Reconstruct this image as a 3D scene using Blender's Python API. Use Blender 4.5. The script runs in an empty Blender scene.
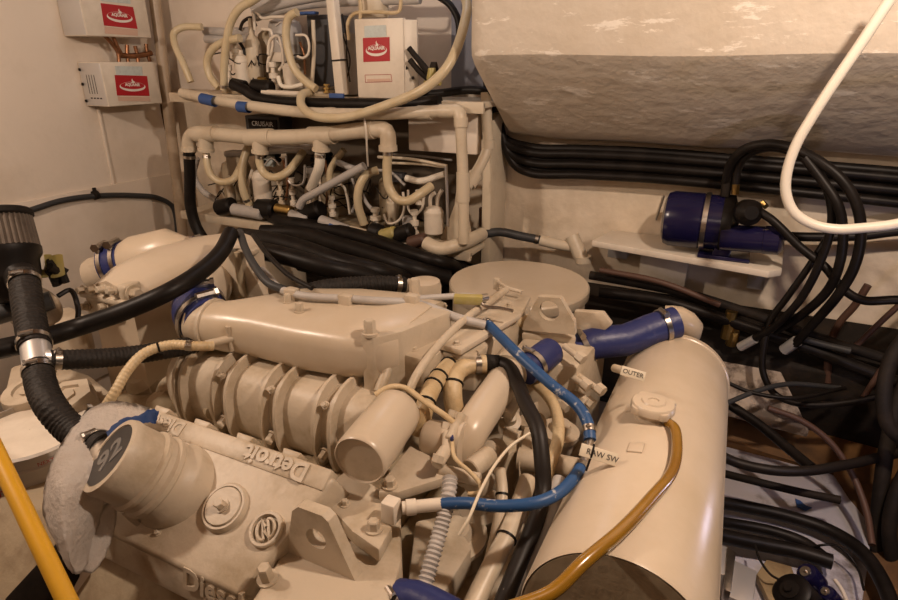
import bpy, bmesh, math, random
from mathutils import Vector as V, Matrix
random.seed(7)
SC = bpy.context.scene
COL = SC.collection
PI = math.pi

# ---------------------------------------------------------------- camera, world, lights, exposure
CAMLOC = V((0, 0, 1.6))
PITCH, YAW, FPX = math.radians(21.8), math.radians(26), 600.0
cam_d = bpy.data.cameras.new('camera'); cam = bpy.data.objects.new('camera', cam_d); COL.objects.link(cam)
cam.location = CAMLOC; cam.rotation_euler = (PI / 2 - PITCH, 0, YAW)
cam_d.sensor_width = 36; cam_d.lens = FPX / 898 * 36; cam_d.clip_start = .02
SC.camera = cam
w = bpy.data.worlds.new('world'); SC.world = w; w.use_nodes = True
w.node_tree.nodes['Background'].inputs[0].default_value = (1, .85, .68, 1)
w.node_tree.nodes['Background'].inputs[1].default_value = .12
def lamp(name, loc, power, color, size):
    l = bpy.data.lights.new(name, 'POINT'); l.energy = power; l.color = color; l.shadow_soft_size = size
    o = bpy.data.objects.new(name, l); o.location = loc; COL.objects.link(o)
WARM = (1, .80, .64)
lamp('ceiling_bulb', (.40, .85, 2.16), 58, WARM, .035)
lamp('ceiling_bulb', (-1.62, .20, 2.12), 50, WARM, .045)
lamp('ceiling_bulb', (-.1, -.8, 2.1), 6, WARM, .12)
lamp('cool_fill', (-1.0, 1.98, 2.24), 2.6, (.8, .85, 1), .08)  # cool fill lamp added high over the upper shelf, no bulb known there
lamp('bilge_bulb', (.52, 1.30, .92), 1.6, (.80, .74, 1), .03)
SC.view_settings.view_transform = 'Standard'; SC.view_settings.look = 'None'
SC.view_settings.gamma = 1; SC.view_settings.use_curve_mapping = False
SC.view_settings.exposure = 0.0

# ---------------------------------------------------------------- helpers
ROT = cam.rotation_euler.to_matrix()
def ray(u, v): return ROT @ V(((u - 449) / FPX, -(v - 300) / FPX, -1))
def P(u, v, d): return CAMLOC + ray(u, v) * d
def PZ(u, v, z): r = ray(u, v); return CAMLOC + r * ((z - CAMLOC.z) / r.z)
def PY(u, v, y): r = ray(u, v); return CAMLOC + r * (y / r.y)
def PX(u, v, x): r = ray(u, v); return CAMLOC + r * (x / r.x)
def PL(u, v, p, n): r = ray(u, v); return CAMLOC + r * ((p - CAMLOC).dot(n) / r.dot(n))
def depth(p): return (V(p) - CAMLOC).dot(ray(449, 300))
def TZ(l, z=1): return [PZ(a[0], a[1], a[2] if len(a) > 2 else z) for a in l]
def TY(l, y=2): return [PY(a[0], a[1], a[2] if len(a) > 2 else y) for a in l]
def TD(l, d=1): return [P(a[0], a[1], a[2] if len(a) > 2 else d) for a in l]

def mat(name, col, rough=.5, metal=0, col2=None, nscale=6, amt=.5, bump=0, bscale=40, spec=.5, coat=0, lo=.45, hi=.7, trans=0, detail=5):
    m = bpy.data.materials.new(name); m.use_nodes = True; nt = m.node_tree; b = nt.nodes['Principled BSDF']
    b.inputs['Base Color'].default_value = (*col, 1); b.inputs['Roughness'].default_value = rough
    b.inputs['Metallic'].default_value = metal; b.inputs['Specular IOR Level'].default_value = spec
    b.inputs['Coat Weight'].default_value = coat; b.inputs['Transmission Weight'].default_value = trans
    tc = nt.nodes.new('ShaderNodeTexCoord')
    if col2:
        n = nt.nodes.new('ShaderNodeTexNoise'); n.inputs['Scale'].default_value = nscale; n.inputs['Detail'].default_value = detail
        n.inputs['Roughness'].default_value = .65
        nt.links.new(tc.outputs['Object'], n.inputs['Vector'])
        r = nt.nodes.new('ShaderNodeMapRange'); r.inputs[1].default_value = lo; r.inputs[2].default_value = hi; r.inputs[4].default_value = amt
        nt.links.new(n.outputs['Fac'], r.inputs[0])
        x = nt.nodes.new('ShaderNodeMix'); x.data_type = 'RGBA'
        x.inputs[6].default_value = (*col, 1); x.inputs[7].default_value = (*col2, 1)
        nt.links.new(r.outputs[0], x.inputs[0]); nt.links.new(x.outputs[2], b.inputs['Base Color'])
    if bump:
        n2 = nt.nodes.new('ShaderNodeTexNoise'); n2.inputs['Scale'].default_value = bscale; n2.inputs['Detail'].default_value = 4
        nt.links.new(tc.outputs['Object'], n2.inputs['Vector'])
        bp = nt.nodes.new('ShaderNodeBump'); bp.inputs['Strength'].default_value = bump; bp.inputs['Distance'].default_value = .01
        nt.links.new(n2.outputs['Fac'], bp.inputs['Height']); nt.links.new(bp.outputs['Normal'], b.inputs['Normal'])
    return m
M = {
 'cream': mat('cream_paint', (.54, .455, .345), .46, col2=(.33, .25, .15), nscale=9, amt=.85, bump=.12, bscale=55, lo=.48, hi=.72),
 'cream_dark': mat('dark_cream_paint', (.42, .34, .23), .42, col2=(.20, .14, .08), nscale=9, amt=.8, bump=.2, bscale=60),
 'tank': mat('tank_paint', (.58, .485, .37), .30, col2=(.49, .39, .26), nscale=4, amt=.7, bump=.04, bscale=40),
 'wall': mat('wall_paint', (.78, .68, .57), .62, col2=(.64, .54, .43), nscale=2.5, amt=.8, bump=.25, bscale=14),
 'wall_b': mat('hull_paint', (.74, .63, .49), .5, col2=(.52, .42, .30), nscale=4, amt=.8, bump=.6, bscale=18),
 'slab': None,
 'pvc': mat('pvc_pipe', (.62, .53, .40), .4, col2=(.46, .36, .24), nscale=7, amt=.7, lo=.5),
 'hose_cream': mat('cream_hose', (.60, .50, .33), .35, col2=(.50, .38, .20), nscale=12, amt=.7),
 'tan': mat('tan_hose', (.58, .45, .27), .45, col2=(.40, .27, .12), nscale=14, amt=.8, bump=.2, bscale=90),
 'white': mat('white_paint', (.74, .66, .55), .45, col2=(.55, .47, .37), nscale=8, amt=.6),
 'whitehose': mat('white_hose', (.80, .74, .63), .35),
 'black': mat('black_rubber', (.008, .006, .005), .45, spec=.22, col2=(.022, .017, .014), nscale=20, amt=.6),
 'blackm': mat('matte_black_hose', (.014, .011, .009), .6, spec=.3, col2=(.03, .023, .018), nscale=30, amt=.6, bump=.3, bscale=120),
 'braid': mat('braided_black_hose', (.014, .010, .008), .5, col2=(.5, .45, .4), nscale=70, amt=.9, lo=.70, hi=.74, spec=.3),
 'charcoal': mat('charcoal_hose', (.035, .035, .036), .55),
 'silicone': mat('navy_silicone', (.020, .028, .12), .42, col2=(.20, .19, .26), nscale=30, amt=.6, lo=.62, hi=.75, bump=.1, bscale=80),
 'navy': mat('navy_enamel', (.008, .007, .038), .22, col2=(.014, .011, .05), nscale=6, amt=.6),
 'blue': mat('blue_hose', (.016, .07, .20), .45, col2=(.45, .45, .45), nscale=45, amt=.8, lo=.60, hi=.66),
 'blue_tape': mat('blue_tape', (.03, .08, .25), .6),
 'steel': mat('steel', (.55, .51, .46), .28, 1, col2=(.30, .25, .2), nscale=30, amt=.7),
 'silver': mat('silver_sheet', (.66, .64, .62), .35, .6),
 'brass': mat('brass', (.50, .34, .12), .35, 1, col2=(.25, .16, .06), nscale=30, amt=.7),
 'copper': mat('copper', (.35, .17, .09), .4, 1, col2=(.12, .06, .03), nscale=14, amt=.8),
 'dark': mat('dark_grime_shade', (.013, .010, .008), .7, spec=.2, col2=(.035, .024, .016), nscale=10, amt=.7, bump=.3, bscale=30),
 'brown': mat('brown_varnish', (.17, .085, .03), .5, col2=(.06, .03, .012), nscale=7, amt=.9),
 'rust': mat('brown_rubber', (.09, .045, .03), .55),
 'pole': mat('buff_pipe', (.42, .32, .22), .4, col2=(.30, .21, .13), nscale=10, amt=.7),
 'red': mat('red_label', (.42, .012, .02), .45),
 'print': mat('white_print', (.78, .72, .66), .5),
 'label': mat('pale_label', (.56, .62, .60), .5, col2=(.42, .45, .44), nscale=60, amt=.6),
 'salmon': mat('salmon_label', (.62, .42, .32), .5),
 'yellow': mat('yellow_paint', (.62, .33, .015), .4, col2=(.45, .24, .02), nscale=8, amt=.6),
 'yellowgrn': mat('yellow_plastic', (.40, .33, .10), .45, col2=(.45, .38, .22), nscale=30, amt=.7),
 'amber': mat('amber_hose', (.27, .135, .012), .22, col2=(.20, .09, .008), nscale=9, amt=.7, spec=.7, coat=.4),
 'rag': mat('rag_cloth', (.76, .70, .64), .95, col2=(.62, .53, .45), nscale=7, amt=.6, bump=.4, bscale=90),
 'bucket': mat('white_plastic', (.52, .48, .43), .5, col2=(.42, .37, .31), nscale=6, amt=.6),
 'graypvc': mat('grey_pipe', (.46, .43, .40), .5, col2=(.36, .32, .28), nscale=12, amt=.6),
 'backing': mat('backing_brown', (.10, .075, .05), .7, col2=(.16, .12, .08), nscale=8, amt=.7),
 'pad': mat('stained_pad', (.34, .25, .13), .6, col2=(.15, .09, .04), nscale=12, amt=.8),
 'stained': mat('stained_lit_patch_paint', (.38, .31, .25), .6, col2=(.06, .035, .02), nscale=11, amt=.95, lo=.42, hi=.56, bump=.4, bscale=30),
 'slate': mat('slate_panel', (.05, .05, .055), .55, col2=(.075, .07, .07), nscale=4, amt=.6),
 'daylit_wall': mat('daylight_tint_paint', (.25, .26, .31), .6, col2=(.2, .2, .25), nscale=3, amt=.6, bump=.15, bscale=15),
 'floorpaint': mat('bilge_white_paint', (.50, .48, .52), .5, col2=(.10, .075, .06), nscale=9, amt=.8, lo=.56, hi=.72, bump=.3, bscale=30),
 'pleat': mat('filter_pleats', (.14, .11, .085), .8, col2=(.07, .05, .04), nscale=20, amt=.7),
 'greyprint': mat('grey_print', (.17, .16, .15), .5),
 'ink': mat('black_ink', (.05, .04, .035), .6),
 'inkred': mat('red_ink', (.42, .04, .04), .6),
 'capface': mat('dark_label', (.03, .027, .026), .4),
 'tag': mat('ivory_tag', (.70, .62, .48), .5),
}
# rough gelcoat with chalky scuffs
def slabmat():
    m = mat('gelcoat', (.62, .54, .44), .55, col2=(.54, .45, .34), nscale=3, amt=.7, bump=.55, bscale=22)
    nt = m.node_tree; b = nt.nodes['Principled BSDF']; tc = [n for n in nt.nodes if n.type == 'TEX_COORD'][0]
    src = b.inputs['Base Color'].links[0].from_socket
    mp = nt.nodes.new('ShaderNodeMapping'); mp.inputs['Scale'].default_value = (2.2, 3.5, 9)
    nt.links.new(tc.outputs['Object'], mp.inputs[0])
    n = nt.nodes.new('ShaderNodeTexNoise'); n.inputs['Scale'].default_value = 3.2; n.inputs['Detail'].default_value = 8; n.inputs['Roughness'].default_value = .72
    nt.links.new(mp.outputs[0], n.inputs['Vector'])
    r = nt.nodes.new('ShaderNodeMapRange'); r.inputs[1].default_value = .575; r.inputs[2].default_value = .62; r.inputs[4].default_value = .8
    nt.links.new(n.outputs['Fac'], r.inputs[0])
    x = nt.nodes.new('ShaderNodeMix'); x.data_type = 'RGBA'; x.inputs[7].default_value = (.85, .78, .68, 1)
    nt.links.new(src, x.inputs[6]); nt.links.new(r.outputs[0], x.inputs[0]); nt.links.new(x.outputs[2], b.inputs['Base Color'])
    return m
M['slab'] = slabmat()

LOC = {}
def sharpen(bm, ang):
    for f in bm.faces: f.smooth = True
    c = math.radians(ang)
    for e in bm.edges:
        e.smooth = len(e.link_faces) == 2 and e.calc_face_angle(0) < c
SPLIT = {'bolt', 'screw', 'fitting', 'sensor_fitting', 'casting', 'pulley_cover', 'accessory_drive', 'vent_slot', 'bracket', 'wall_switch', 'port', 'tubing', 'condenser_coil'}
def islands(bm):
    seen = set(); out = []
    for v in bm.verts:
        if v in seen: continue
        st = [v]; seen.add(v); g = []
        while st:
            a = st.pop(); g.append(a)
            for e in a.link_edges:
                b = e.other_vert(a)
                if b not in seen: seen.add(b); st.append(b)
        out.append(g)
    def bb(g): return [min(v.co[i] for v in g) for i in range(3)], [max(v.co[i] for v in g) for i in range(3)]
    done = False
    while not done:
        done = True
        for i in range(len(out)):
            for j in range(i + 1, len(out)):
                (a, b), (c, d) = bb(out[i]), bb(out[j])
                if all(a[k] <= d[k] + .001 and c[k] <= b[k] + .001 for k in range(3)):
                    out[i] += out.pop(j); done = False; break
            if not done: break
    return out
def obj(name, bm, m, parent=None, ang=38, loc=None):
    if parent is not None and name in SPLIT:
        bm.verts.ensure_lookup_table(); gs = islands(bm)
        if len(gs) > 1:
            o = None
            for g in gs:
                b = bmesh.new(); mp = {v: b.verts.new(v.co) for v in g}
                for f in {f for v in g for f in v.link_faces}: b.faces.new([mp[v] for v in f.verts])
                o = obj1(name, b, m, parent, ang, loc)
            bm.free(); return o
    return obj1(name, bm, m, parent, ang, loc)
def obj1(name, bm, m, parent=None, ang=38, loc=None):
    bmesh.ops.recalc_face_normals(bm, faces=bm.faces)
    sharpen(bm, ang)
    if parent is None:
        if loc is None:
            xs = [v.co for v in bm.verts]
            loc = V((sum(p.x for p in xs) / len(xs), sum(p.y for p in xs) / len(xs), min(p.z for p in xs)))
        off = V(loc); rel = off
    else:
        off = LOC[parent.name]; rel = V((0, 0, 0))
    bmesh.ops.translate(bm, verts=bm.verts, vec=-off)
    me = bpy.data.meshes.new(name); bm.to_mesh(me); bm.free()
    me.materials.append(M[m] if isinstance(m, str) else m)
    o = bpy.data.objects.new(name, me); COL.objects.link(o); o.location = rel
    if parent: o.parent = parent
    LOC[o.name] = off
    return o
def tag(o, label, cat, group=None):
    o['label'] = label; o['category'] = cat
    if group: o['group'] = group
    return o
def thing(name, label, cat, loc, group=None):
    o = bpy.data.objects.new(name, None); COL.objects.link(o); o.location = loc; o.empty_display_size = .05
    LOC[o.name] = V(loc); return tag(o, label, cat, group)
def struct(name, bm, m, ang=38):
    o = obj(name, bm, m, ang=ang); o['kind'] = 'structure'; return o
def one(name, label, cat, bm, m, group=None, ang=38): return tag(obj(name, bm, m, ang=ang), label, cat, group)
def NB(): return bmesh.new()

def box(bm, lo, hi, bev=0, rot=None, seg=2):
    lo, hi = V(lo), V(hi); c = (lo + hi) / 2; s = hi - lo
    t = bmesh.new(); bmesh.ops.create_cube(t, size=1)
    for v in t.verts: v.co = V((v.co.x * s.x, v.co.y * s.y, v.co.z * s.z))
    if bev: bmesh.ops.bevel(t, geom=t.edges[:], offset=bev, segments=seg, affect='EDGES', profile=.5)
    if rot is not None: bmesh.ops.rotate(t, verts=t.verts, cent=(0, 0, 0), matrix=rot)
    bmesh.ops.translate(t, verts=t.verts, vec=c)
    merge(bm, t); return bm
def merge(bm, t):
    mp = {v: bm.verts.new(v.co) for v in t.verts}
    for f in t.faces:
        try: bm.faces.new([mp[v] for v in f.verts])
        except ValueError: pass
    t.free()
def prism(bm, pts, ext, bev=0, seg=2):
    t = bmesh.new(); pts = [V(p) for p in pts]; ext = V(ext)
    a = [t.verts.new(p) for p in pts]; b = [t.verts.new(p + ext) for p in pts]
    t.faces.new(a); t.faces.new(b[::-1]); n = len(a)
    for i in range(n): t.faces.new((a[i], b[i], b[(i + 1) % n], a[(i + 1) % n]))
    if bev: bmesh.ops.bevel(t, geom=t.edges[:], offset=bev, segments=seg, affect='EDGES', profile=.5, clamp_overlap=True)
    merge(bm, t); return bm
def frame(ax):
    ax = V(ax).normalized(); u = V((0, 0, 1)) if abs(ax.z) < .95 else V((1, 0, 0))
    a = ax.cross(u).normalized(); return a, a.cross(ax).normalized(), ax
def rings(bm, rs, cap=True, closed=True):
    vs = [[bm.verts.new(p) for p in r] for r in rs]; n = len(vs[0])
    for i in range(len(vs) - 1):
        for j in range(n if closed else n - 1):
            k = (j + 1) % n; bm.faces.new((vs[i][j], vs[i][k], vs[i + 1][k], vs[i + 1][j]))
    if cap and closed: bm.faces.new(vs[0][::-1]); bm.faces.new(vs[-1])
    return vs
def lathe(bm, prof, o, ax=(0, 0, 1), n=24, cap=True):
    """prof: (radius, height along axis)"""
    a, b, c = frame(ax); o = V(o)
    rs = [[o + c * h + a * (max(r, 1e-4) * math.cos(2 * PI * k / n)) + b * (max(r, 1e-4) * math.sin(2 * PI * k / n)) for k in range(n)] for r, h in prof]
    rings(bm, rs, cap); return bm
def rod(bm, p, q, r, n=12, r2=None, ch=0):
    p, q = V(p), V(q); L = (q - p).length; r2 = r if r2 is None else r2
    pr = [(r, 0), (r2, L)] if not ch else [(r - ch, 0), (r, ch), (r2, L - ch), (r2 - ch, L)]
    return lathe(bm, pr, p, q - p, n)
def smooth_path(pts, step):
    pts = [V(p) for p in pts]
    if len(pts) == 2: pts = [pts[0], (pts[0] + pts[1]) / 2, pts[1]]
    q = [pts[0] * 2 - pts[1]] + pts + [pts[-1] * 2 - pts[-2]]; out = []
    for i in range(1, len(q) - 2):
        p0, p1, p2, p3 = q[i - 1:i + 3]; k = max(2, int((p2 - p1).length / step))
        t0 = 0; t1 = max((p1 - p0).length, 1e-6) ** .5; t2 = t1 + max((p2 - p1).length, 1e-6) ** .5; t3 = t2 + max((p3 - p2).length, 1e-6) ** .5
        for j in range(k):
            t = t1 + (t2 - t1) * j / k
            A1 = p0 * ((t1 - t) / (t1 - t0)) + p1 * ((t - t0) / (t1 - t0)); A2 = p1 * ((t2 - t) / (t2 - t1)) + p2 * ((t - t1) / (t2 - t1)); A3 = p2 * ((t3 - t) / (t3 - t2)) + p3 * ((t - t2) / (t3 - t2))
            B1 = A1 * ((t2 - t) / (t2 - t0)) + A2 * ((t - t0) / (t2 - t0)); B2 = A2 * ((t3 - t) / (t3 - t1)) + A3 * ((t - t1) / (t3 - t1))
            out.append(B1 * ((t2 - t) / (t2 - t1)) + B2 * ((t - t1) / (t2 - t1)))
    out.append(pts[-1]); return out
def tube(bm, pts, r, n=12, step=None, rib=None, r2=None):
    step = step or max(.008, r * .8)
    if rib: step = rib[0] / 4
    ps = smooth_path(pts, step); L = len(ps)
    nv = None; rs = []; s = 0
    for i, p in enumerate(ps):
        t = (ps[min(i + 1, L - 1)] - ps[max(i - 1, 0)]).normalized()
        if nv is None: nv = frame(t)[0]
        nv = (nv - t * nv.dot(t)).normalized(); bv = t.cross(nv)
        if i: s += (p - ps[i - 1]).length
        rr = r if r2 is None else r + (r2 - r) * i / (L - 1)
        if rib: rr *= 1 + rib[1] * math.sin(2 * PI * s / rib[0])
        rs.append([p + nv * (rr * math.cos(2 * PI * k / n)) + bv * (rr * math.sin(2 * PI * k / n)) for k in range(n)])
    rings(bm, rs); return ps
def rpx(pts, px): return px * sum(depth(p) for p in pts) / len(pts) / FPX
def clamp(parent, p, d, r, m='steel', wd=.012):
    d = V(d).normalized(); bm = NB(); p = V(p)
    lathe(bm, [(r, -wd / 2), (r * 1.06, -wd / 2), (r * 1.06, wd / 2), (r, wd / 2)], p, d, 20, cap=False)
    a, b, c = frame(d); q = p + b * (r * 1.06) + a * r * .2
    rod(bm, q - a * r * .35, q + a * r * .35, r * .16, 8); rod(bm, q + a * r * .35, q + a * r * .5, r * .2, 6)
    return obj('clamp', bm, m, parent)
def hose(label, pts, px, m, cl=(), cat='hose', name='hose', group=None, rib=None, parent=None, n=12, r=None, ties=(), clm='steel'):
    bm = NB(); r = r or rpx(pts, px); ps = tube(bm, pts, r, n, rib=rib)
    o = obj(name, bm, m, parent, ang=60, loc=None)
    if parent is None: tag(o, label, cat, group)
    elif label: o['label'] = label
    for t in cl:
        i = min(max(int(t * (len(ps) - 1)), 1), len(ps) - 2)
        clamp(o, ps[i], ps[i + 1] - ps[i - 1], r * 1.04, clm)
    for t in ties:
        i = min(max(int(t * (len(ps) - 1)), 1), len(ps) - 2); b = NB(); d = (ps[i + 1] - ps[i - 1]).normalized()
        lathe(b, [(r * 1.0, -.002), (r * 1.12, -.002), (r * 1.12, .002), (r * 1.0, .002)], ps[i], d, 14, cap=False)
        obj('cable_tie', b, 'black', o)
    return o
def sec(c, ax, ay, hw, hh, n=28, e=3.2):
    out = []
    for k in range(n):
        t = 2 * PI * (k + .5) / n; ct, st = math.cos(t), math.sin(t)
        x = math.copysign(abs(ct) ** (2 / e), ct) * hw; y = math.copysign(abs(st) ** (2 / e), st) * hh
        out.append(V(c) + V(ax) * x + V(ay) * y)
    return out
def text(s, o, xd, yd, size, dep, m, parent, name='lettering', bold=0):
    cu = bpy.data.curves.new('t', 'FONT'); cu.body = s; cu.size = size; cu.extrude = dep; cu.align_x = 'CENTER'; cu.align_y = 'CENTER'; cu.offset = bold; cu.resolution_u = 3
    ob = bpy.data.objects.new('t', cu); COL.objects.link(ob); bpy.context.view_layer.update()
    me = bpy.data.meshes.new_from_object(ob.evaluated_get(bpy.context.evaluated_depsgraph_get()))
    bm = NB(); bm.from_mesh(me); bpy.data.objects.remove(ob); bpy.data.curves.remove(cu); bpy.data.meshes.remove(me)
    xd = V(xd).normalized(); yd = V(yd); yd = (yd - xd * yd.dot(xd)).normalized(); z = xd.cross(yd)
    for v in bm.verts: v.co = V(o) + xd * v.co.x + yd * v.co.y + z * v.co.z
    return obj(name, bm, m, parent, ang=30)
def bolt(bm, p, ax, r, h=None):
    h = h or r * 1.1; lathe(bm, [(r * 1.45, 0), (r * 1.45, h * .2)], p, ax, 14); lathe(bm, [(r, h * .2), (r, h), (r * .8, h * 1.1)], p, ax, 6)

# ---------------------------------------------------------------- the setting
def wallbox(name, lo, hi, m): return struct(name, box(NB(), lo, hi), m)
wallbox('floor', (-3, -1.4, -.1), (2.0, 2.6, 0), 'dark')
wallbox('ceiling', (-3, -1.4, 2.35), (2.0, 2.6, 2.45), 'brown')
wallbox('wall_left', (-2.7, -1.4, 0), (-2.6, 2.6, 2.35), 'wall')
wallbox('wall_back', (-2.6, 2.2, 0), (1.9, 2.3, 2.35), 'wall_b')
wallbox('wall_front', (-2.6, -1.4, 0), (1.9, -1.3, 2.35), 'brown')
wallbox('wall_right', (1.8, -1.3, 0), (1.9, 2.2, 2.35), 'dark')
# vertical seam on the left bulkhead and the raised lower sheet
struct('trim_1', box(NB(), (-2.6, 1.80, .9), (-2.592, 1.812, 1.42), .002), 'wall')
struct('trim_2', box(NB(), (-2.6, -.5, .2), (-2.588, 2.195, 1.07), .004), 'wall')
# overhanging moulding on the upper back wall: upright face, sloping underside
bm = NB(); prof = [(1.76, 2.34), (1.76, 1.64), (1.764, 1.612), (1.785, 1.588), (2.06, 1.375), (2.10, 1.35), (2.195, 1.33), (2.195, 2.34)]
xs = [-.792, -.775, -.74] + [-.74 + i * (1.79 + .74) / 30 for i in range(1, 31)]
rs = []
for i, x in enumerate(xs):
    ins = {0: .02, 1: .006}.get(i, 0)
    rs.append([V((x, y + (ins if y < 2.15 else 0) + .004 * math.sin(x * 7 + y * 9) * (y < 2.15), z + (.004 * math.sin(x * 5) + .003 * math.sin(x * 13) + .006 if z < 1.5 else .003 * math.sin(x * 8)))) for y, z in prof])
rings(bm, rs)
struct('wall_upper', bm, 'slab', 30)
struct('trim_3', box(NB(), (-.70, 2.165, 1.235), (1.3, 2.199, 1.30), .008), 'wall_b')
wallbox('wall_recess', (-2.58, 2.19, 1.47), (-.80, 2.198, 2.34), 'wall')
struct('trim_4', box(NB(), (-1.05, 2.17, 1.49), (-.785, 2.189, 2.33), .003), 'daylit_wall')  # sheet coloured grey-blue to stand for daylight tinting the upper wall
# bilge side of the hull: stepped stringers along the back wall, flat painted panel
struct('trim_5', prism(NB(), [(-1.9, 2.19, .81), (-1.9, 1.99, .70), (-1.9, 2.02, .42), (-1.9, 2.19, .3)], (3.6, 0, 0), .01), 'dark')
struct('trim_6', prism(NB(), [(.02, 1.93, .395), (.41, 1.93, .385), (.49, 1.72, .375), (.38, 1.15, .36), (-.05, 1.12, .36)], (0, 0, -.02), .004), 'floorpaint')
struct('trim_7', prism(NB(), [(.02, 2.02, .50), (.60, 2.02, .46), (.66, 1.72, .38), (.46, 1.15, .345), (.37, 1.15, .345), (.485, 1.72, .37), (.41, 1.935, .39), (.02, 1.935, .41)], (0, 0, -.03), .006), 'brown')
struct('trim_8', prism(NB(), [(.50, 1.1, .62), (.70, 1.8, .75), (.78, 2.18, .84), (1.2, 2.18, .84), (1.2, .9, .62)], (0, 0, -.55), .02), 'dark')

# ---------------------------------------------------------------- the engine
ENG = thing('marine_engine', 'large cream painted vee diesel engine filling the foreground of the room', 'engine', (-.80, .95, .25))
E_ = lambda name, bm, m='cream', parent=ENG, ang=38: obj(name, bm, m, parent, ang)
# block and valley
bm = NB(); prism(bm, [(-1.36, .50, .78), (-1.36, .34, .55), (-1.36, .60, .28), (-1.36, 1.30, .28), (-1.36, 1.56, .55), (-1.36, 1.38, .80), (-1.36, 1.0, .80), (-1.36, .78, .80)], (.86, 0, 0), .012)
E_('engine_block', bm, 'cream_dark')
# rocker cover on the tilted near bank
RA = math.radians(33); RN = V((0, -math.sin(RA), math.cos(RA))); RT = V((0, math.cos(RA), math.sin(RA))); RX = V((1, 0, 0)); RP = PZ(240, 430, .98)
def RC(u, v): return PL(u, v, RP, RN)
def rk(x, y, h=0):                       # x world, y along the slope from the crest
    return V((x, RP.y, RP.z)) + RT * y + RN * h
bm = NB(); x0, x1 = -1.035, -.548
prism(bm, [rk(x0, -.024), rk(x1 + .03, -.024), rk(x1 - .03, -.235), rk(x0, -.235)], RN * -.11, .010, 3)
rock = E_('rocker_cover', bm)
bm = NB(); prism(bm, [rk(x0 + .03, -.014, .003), rk(x1 + .02, -.014, .003), rk(x1 + .02, -.052, .003), rk(x0 + .03, -.052, .003)], RN * -.03, .005)
for k in range(4):
    xx = x0 + .08 + k * .105; prism(bm, [rk(xx, -.004, .0), rk(xx + .04, -.004, .0), rk(xx + .035, -.018, .0), rk(xx + .005, -.018, .0)], RN * -.03, .003)
E_('cover_rim', bm, 'cream', rock)
# skirt under the near edge of the cover
lo = rk(0, -.235).copy(); SK = V((0, -.20, -.98)).normalized()
bm = NB(); prism(bm, [rk(x0, -.228, -.006), rk(x1 - .03, -.228, -.006), rk(x1 - .03, -.228, -.006) + SK * .062, rk(x0, -.228, -.006) + SK * .062], (0, .1, -.02), .006)
E_('cover_skirt', bm, 'cream', rock)
text('Detroit', rk(-.635, -.033, .003), (-1, 0, 0), -RT, .044, .003, 'cream', rock, bold=.0012)
text('Diesel', rk(-.90, -.032, .003), (-1, 0, 0), -RT, .036, .0015, 'cream', rock, bold=.0012)
text('Diesel', rk(-.635, -.228, -.006) + SK * .017 + V((0, -.002, 0)), (1, 0, 0), -SK, .050, .004, 'cream', rock, bold=.0012)
# inspection cover and round emblem
c = RC(226, 508); bm = NB(); lathe(bm, [(.041, -.002), (.041, .005), (.0375, .010), (.034, .010), (.034, .003)], c, RN, 40)
cv = E_('inspection_ring', bm, 'cream', rock)
bm = NB(); lathe(bm, [(.0325, 0), (.0325, .010), (.031, .012), (.012, .012), (.011, .014)], c, RN, 40); E_('inspection_cover', bm, 'cream', rock)
bm = NB(); bolt(bm, c + RN * .012, RN, .0085, .014); E_('bolt', bm, 'cream', rock)
c = RC(267, 530); bm = NB()
lathe(bm, [(.029, -.002), (.029, .006), (.027, .008), (.023, .008), (.022, .002)], c, RN, 36, cap=False)
EA, EB = (RX * .8 + RT * .6).normalized(), (RT * .8 - RX * .6).normalized()
for s in (1, -1):
    tube(bm, [c + RN * .004 + EA * (s * (.0045 + .011 * math.sin(PI * k / 8))) + EB * (.0155 * math.cos(PI * k / 8)) for k in range(9)], .0028, 8, .003)
    tube(bm, [c + RN * .004 + EA * (s * .0045) + EB * y for y in (.0155, 0, -.0155)], .0026, 8, .004)
prism(bm, [c + RN * .001 + EA * x + EB * y for x, y in ((-.006, .020), (.004, .003), (-.001, .003), (.006, -.020), (-.004, -.003), (.001, -.003))], RN * .007, .0006)
E_('emblem', bm, 'cream', rock)
bm = NB()
for u, v in ((112, 519), (205, 470), (158, 533)): bolt(bm, RC(u, v), RN, .004, .006)
E_('bolt', bm, 'cream', rock)
# tall oil filler housing on the cover
FA = V((-.39, -.54, .75)).normalized(); FX = (RX - FA * FA.x).normalized(); FY = FA.cross(FX)
c = RC(173, 485) - FA * .005; bm = NB()
lathe(bm, [(.072, -.04), (.075, .004), (.075, .012), (.069, .020), (.069, .034), (.072, .037), (.072, .045), (.067, .050), (.067, .060), (.070, .063), (.070, .069), (.0655, .074), (.0645, .105), (.066, .118), (.063, .127), (.054, .128), (.053, .124)], c, FA, 48)
for k in range(4):                      # cast ribs at the foot
    a = math.radians(205 + 17 * k); d = FX * math.cos(a) + FY * math.sin(a)
    tube(bm, [c + d * .080 + FA * -.01, c + d * .076 + FA * .022, c + d * .068 + FA * .05], .006, 8, .006)
fil = E_('oil_filler', bm)
bm = NB(); lathe(bm, [(.0525, .12), (.0525, .1265)], c, FA, 40); E_('filler_label', bm, 'capface', fil)['label'] = 'dark round label marked 92'
img = (ray(500, 380) - ray(449, 430)); xd = (img - FA * img.dot(FA)).normalized(); yd = FA.cross(xd)
text('92', c + FA * .127, xd, yd, .060, .0005, 'greyprint', fil, 'number', bold=.0015)
q = c + FA * .07 + (ray(380, 300) - ray(449, 300)).normalized() * .045; e = P(103, 449, 1.06)
bm = NB(); rod(bm, q, e, .028, 20); E_('spigot', bm, 'steel', fil)
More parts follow.
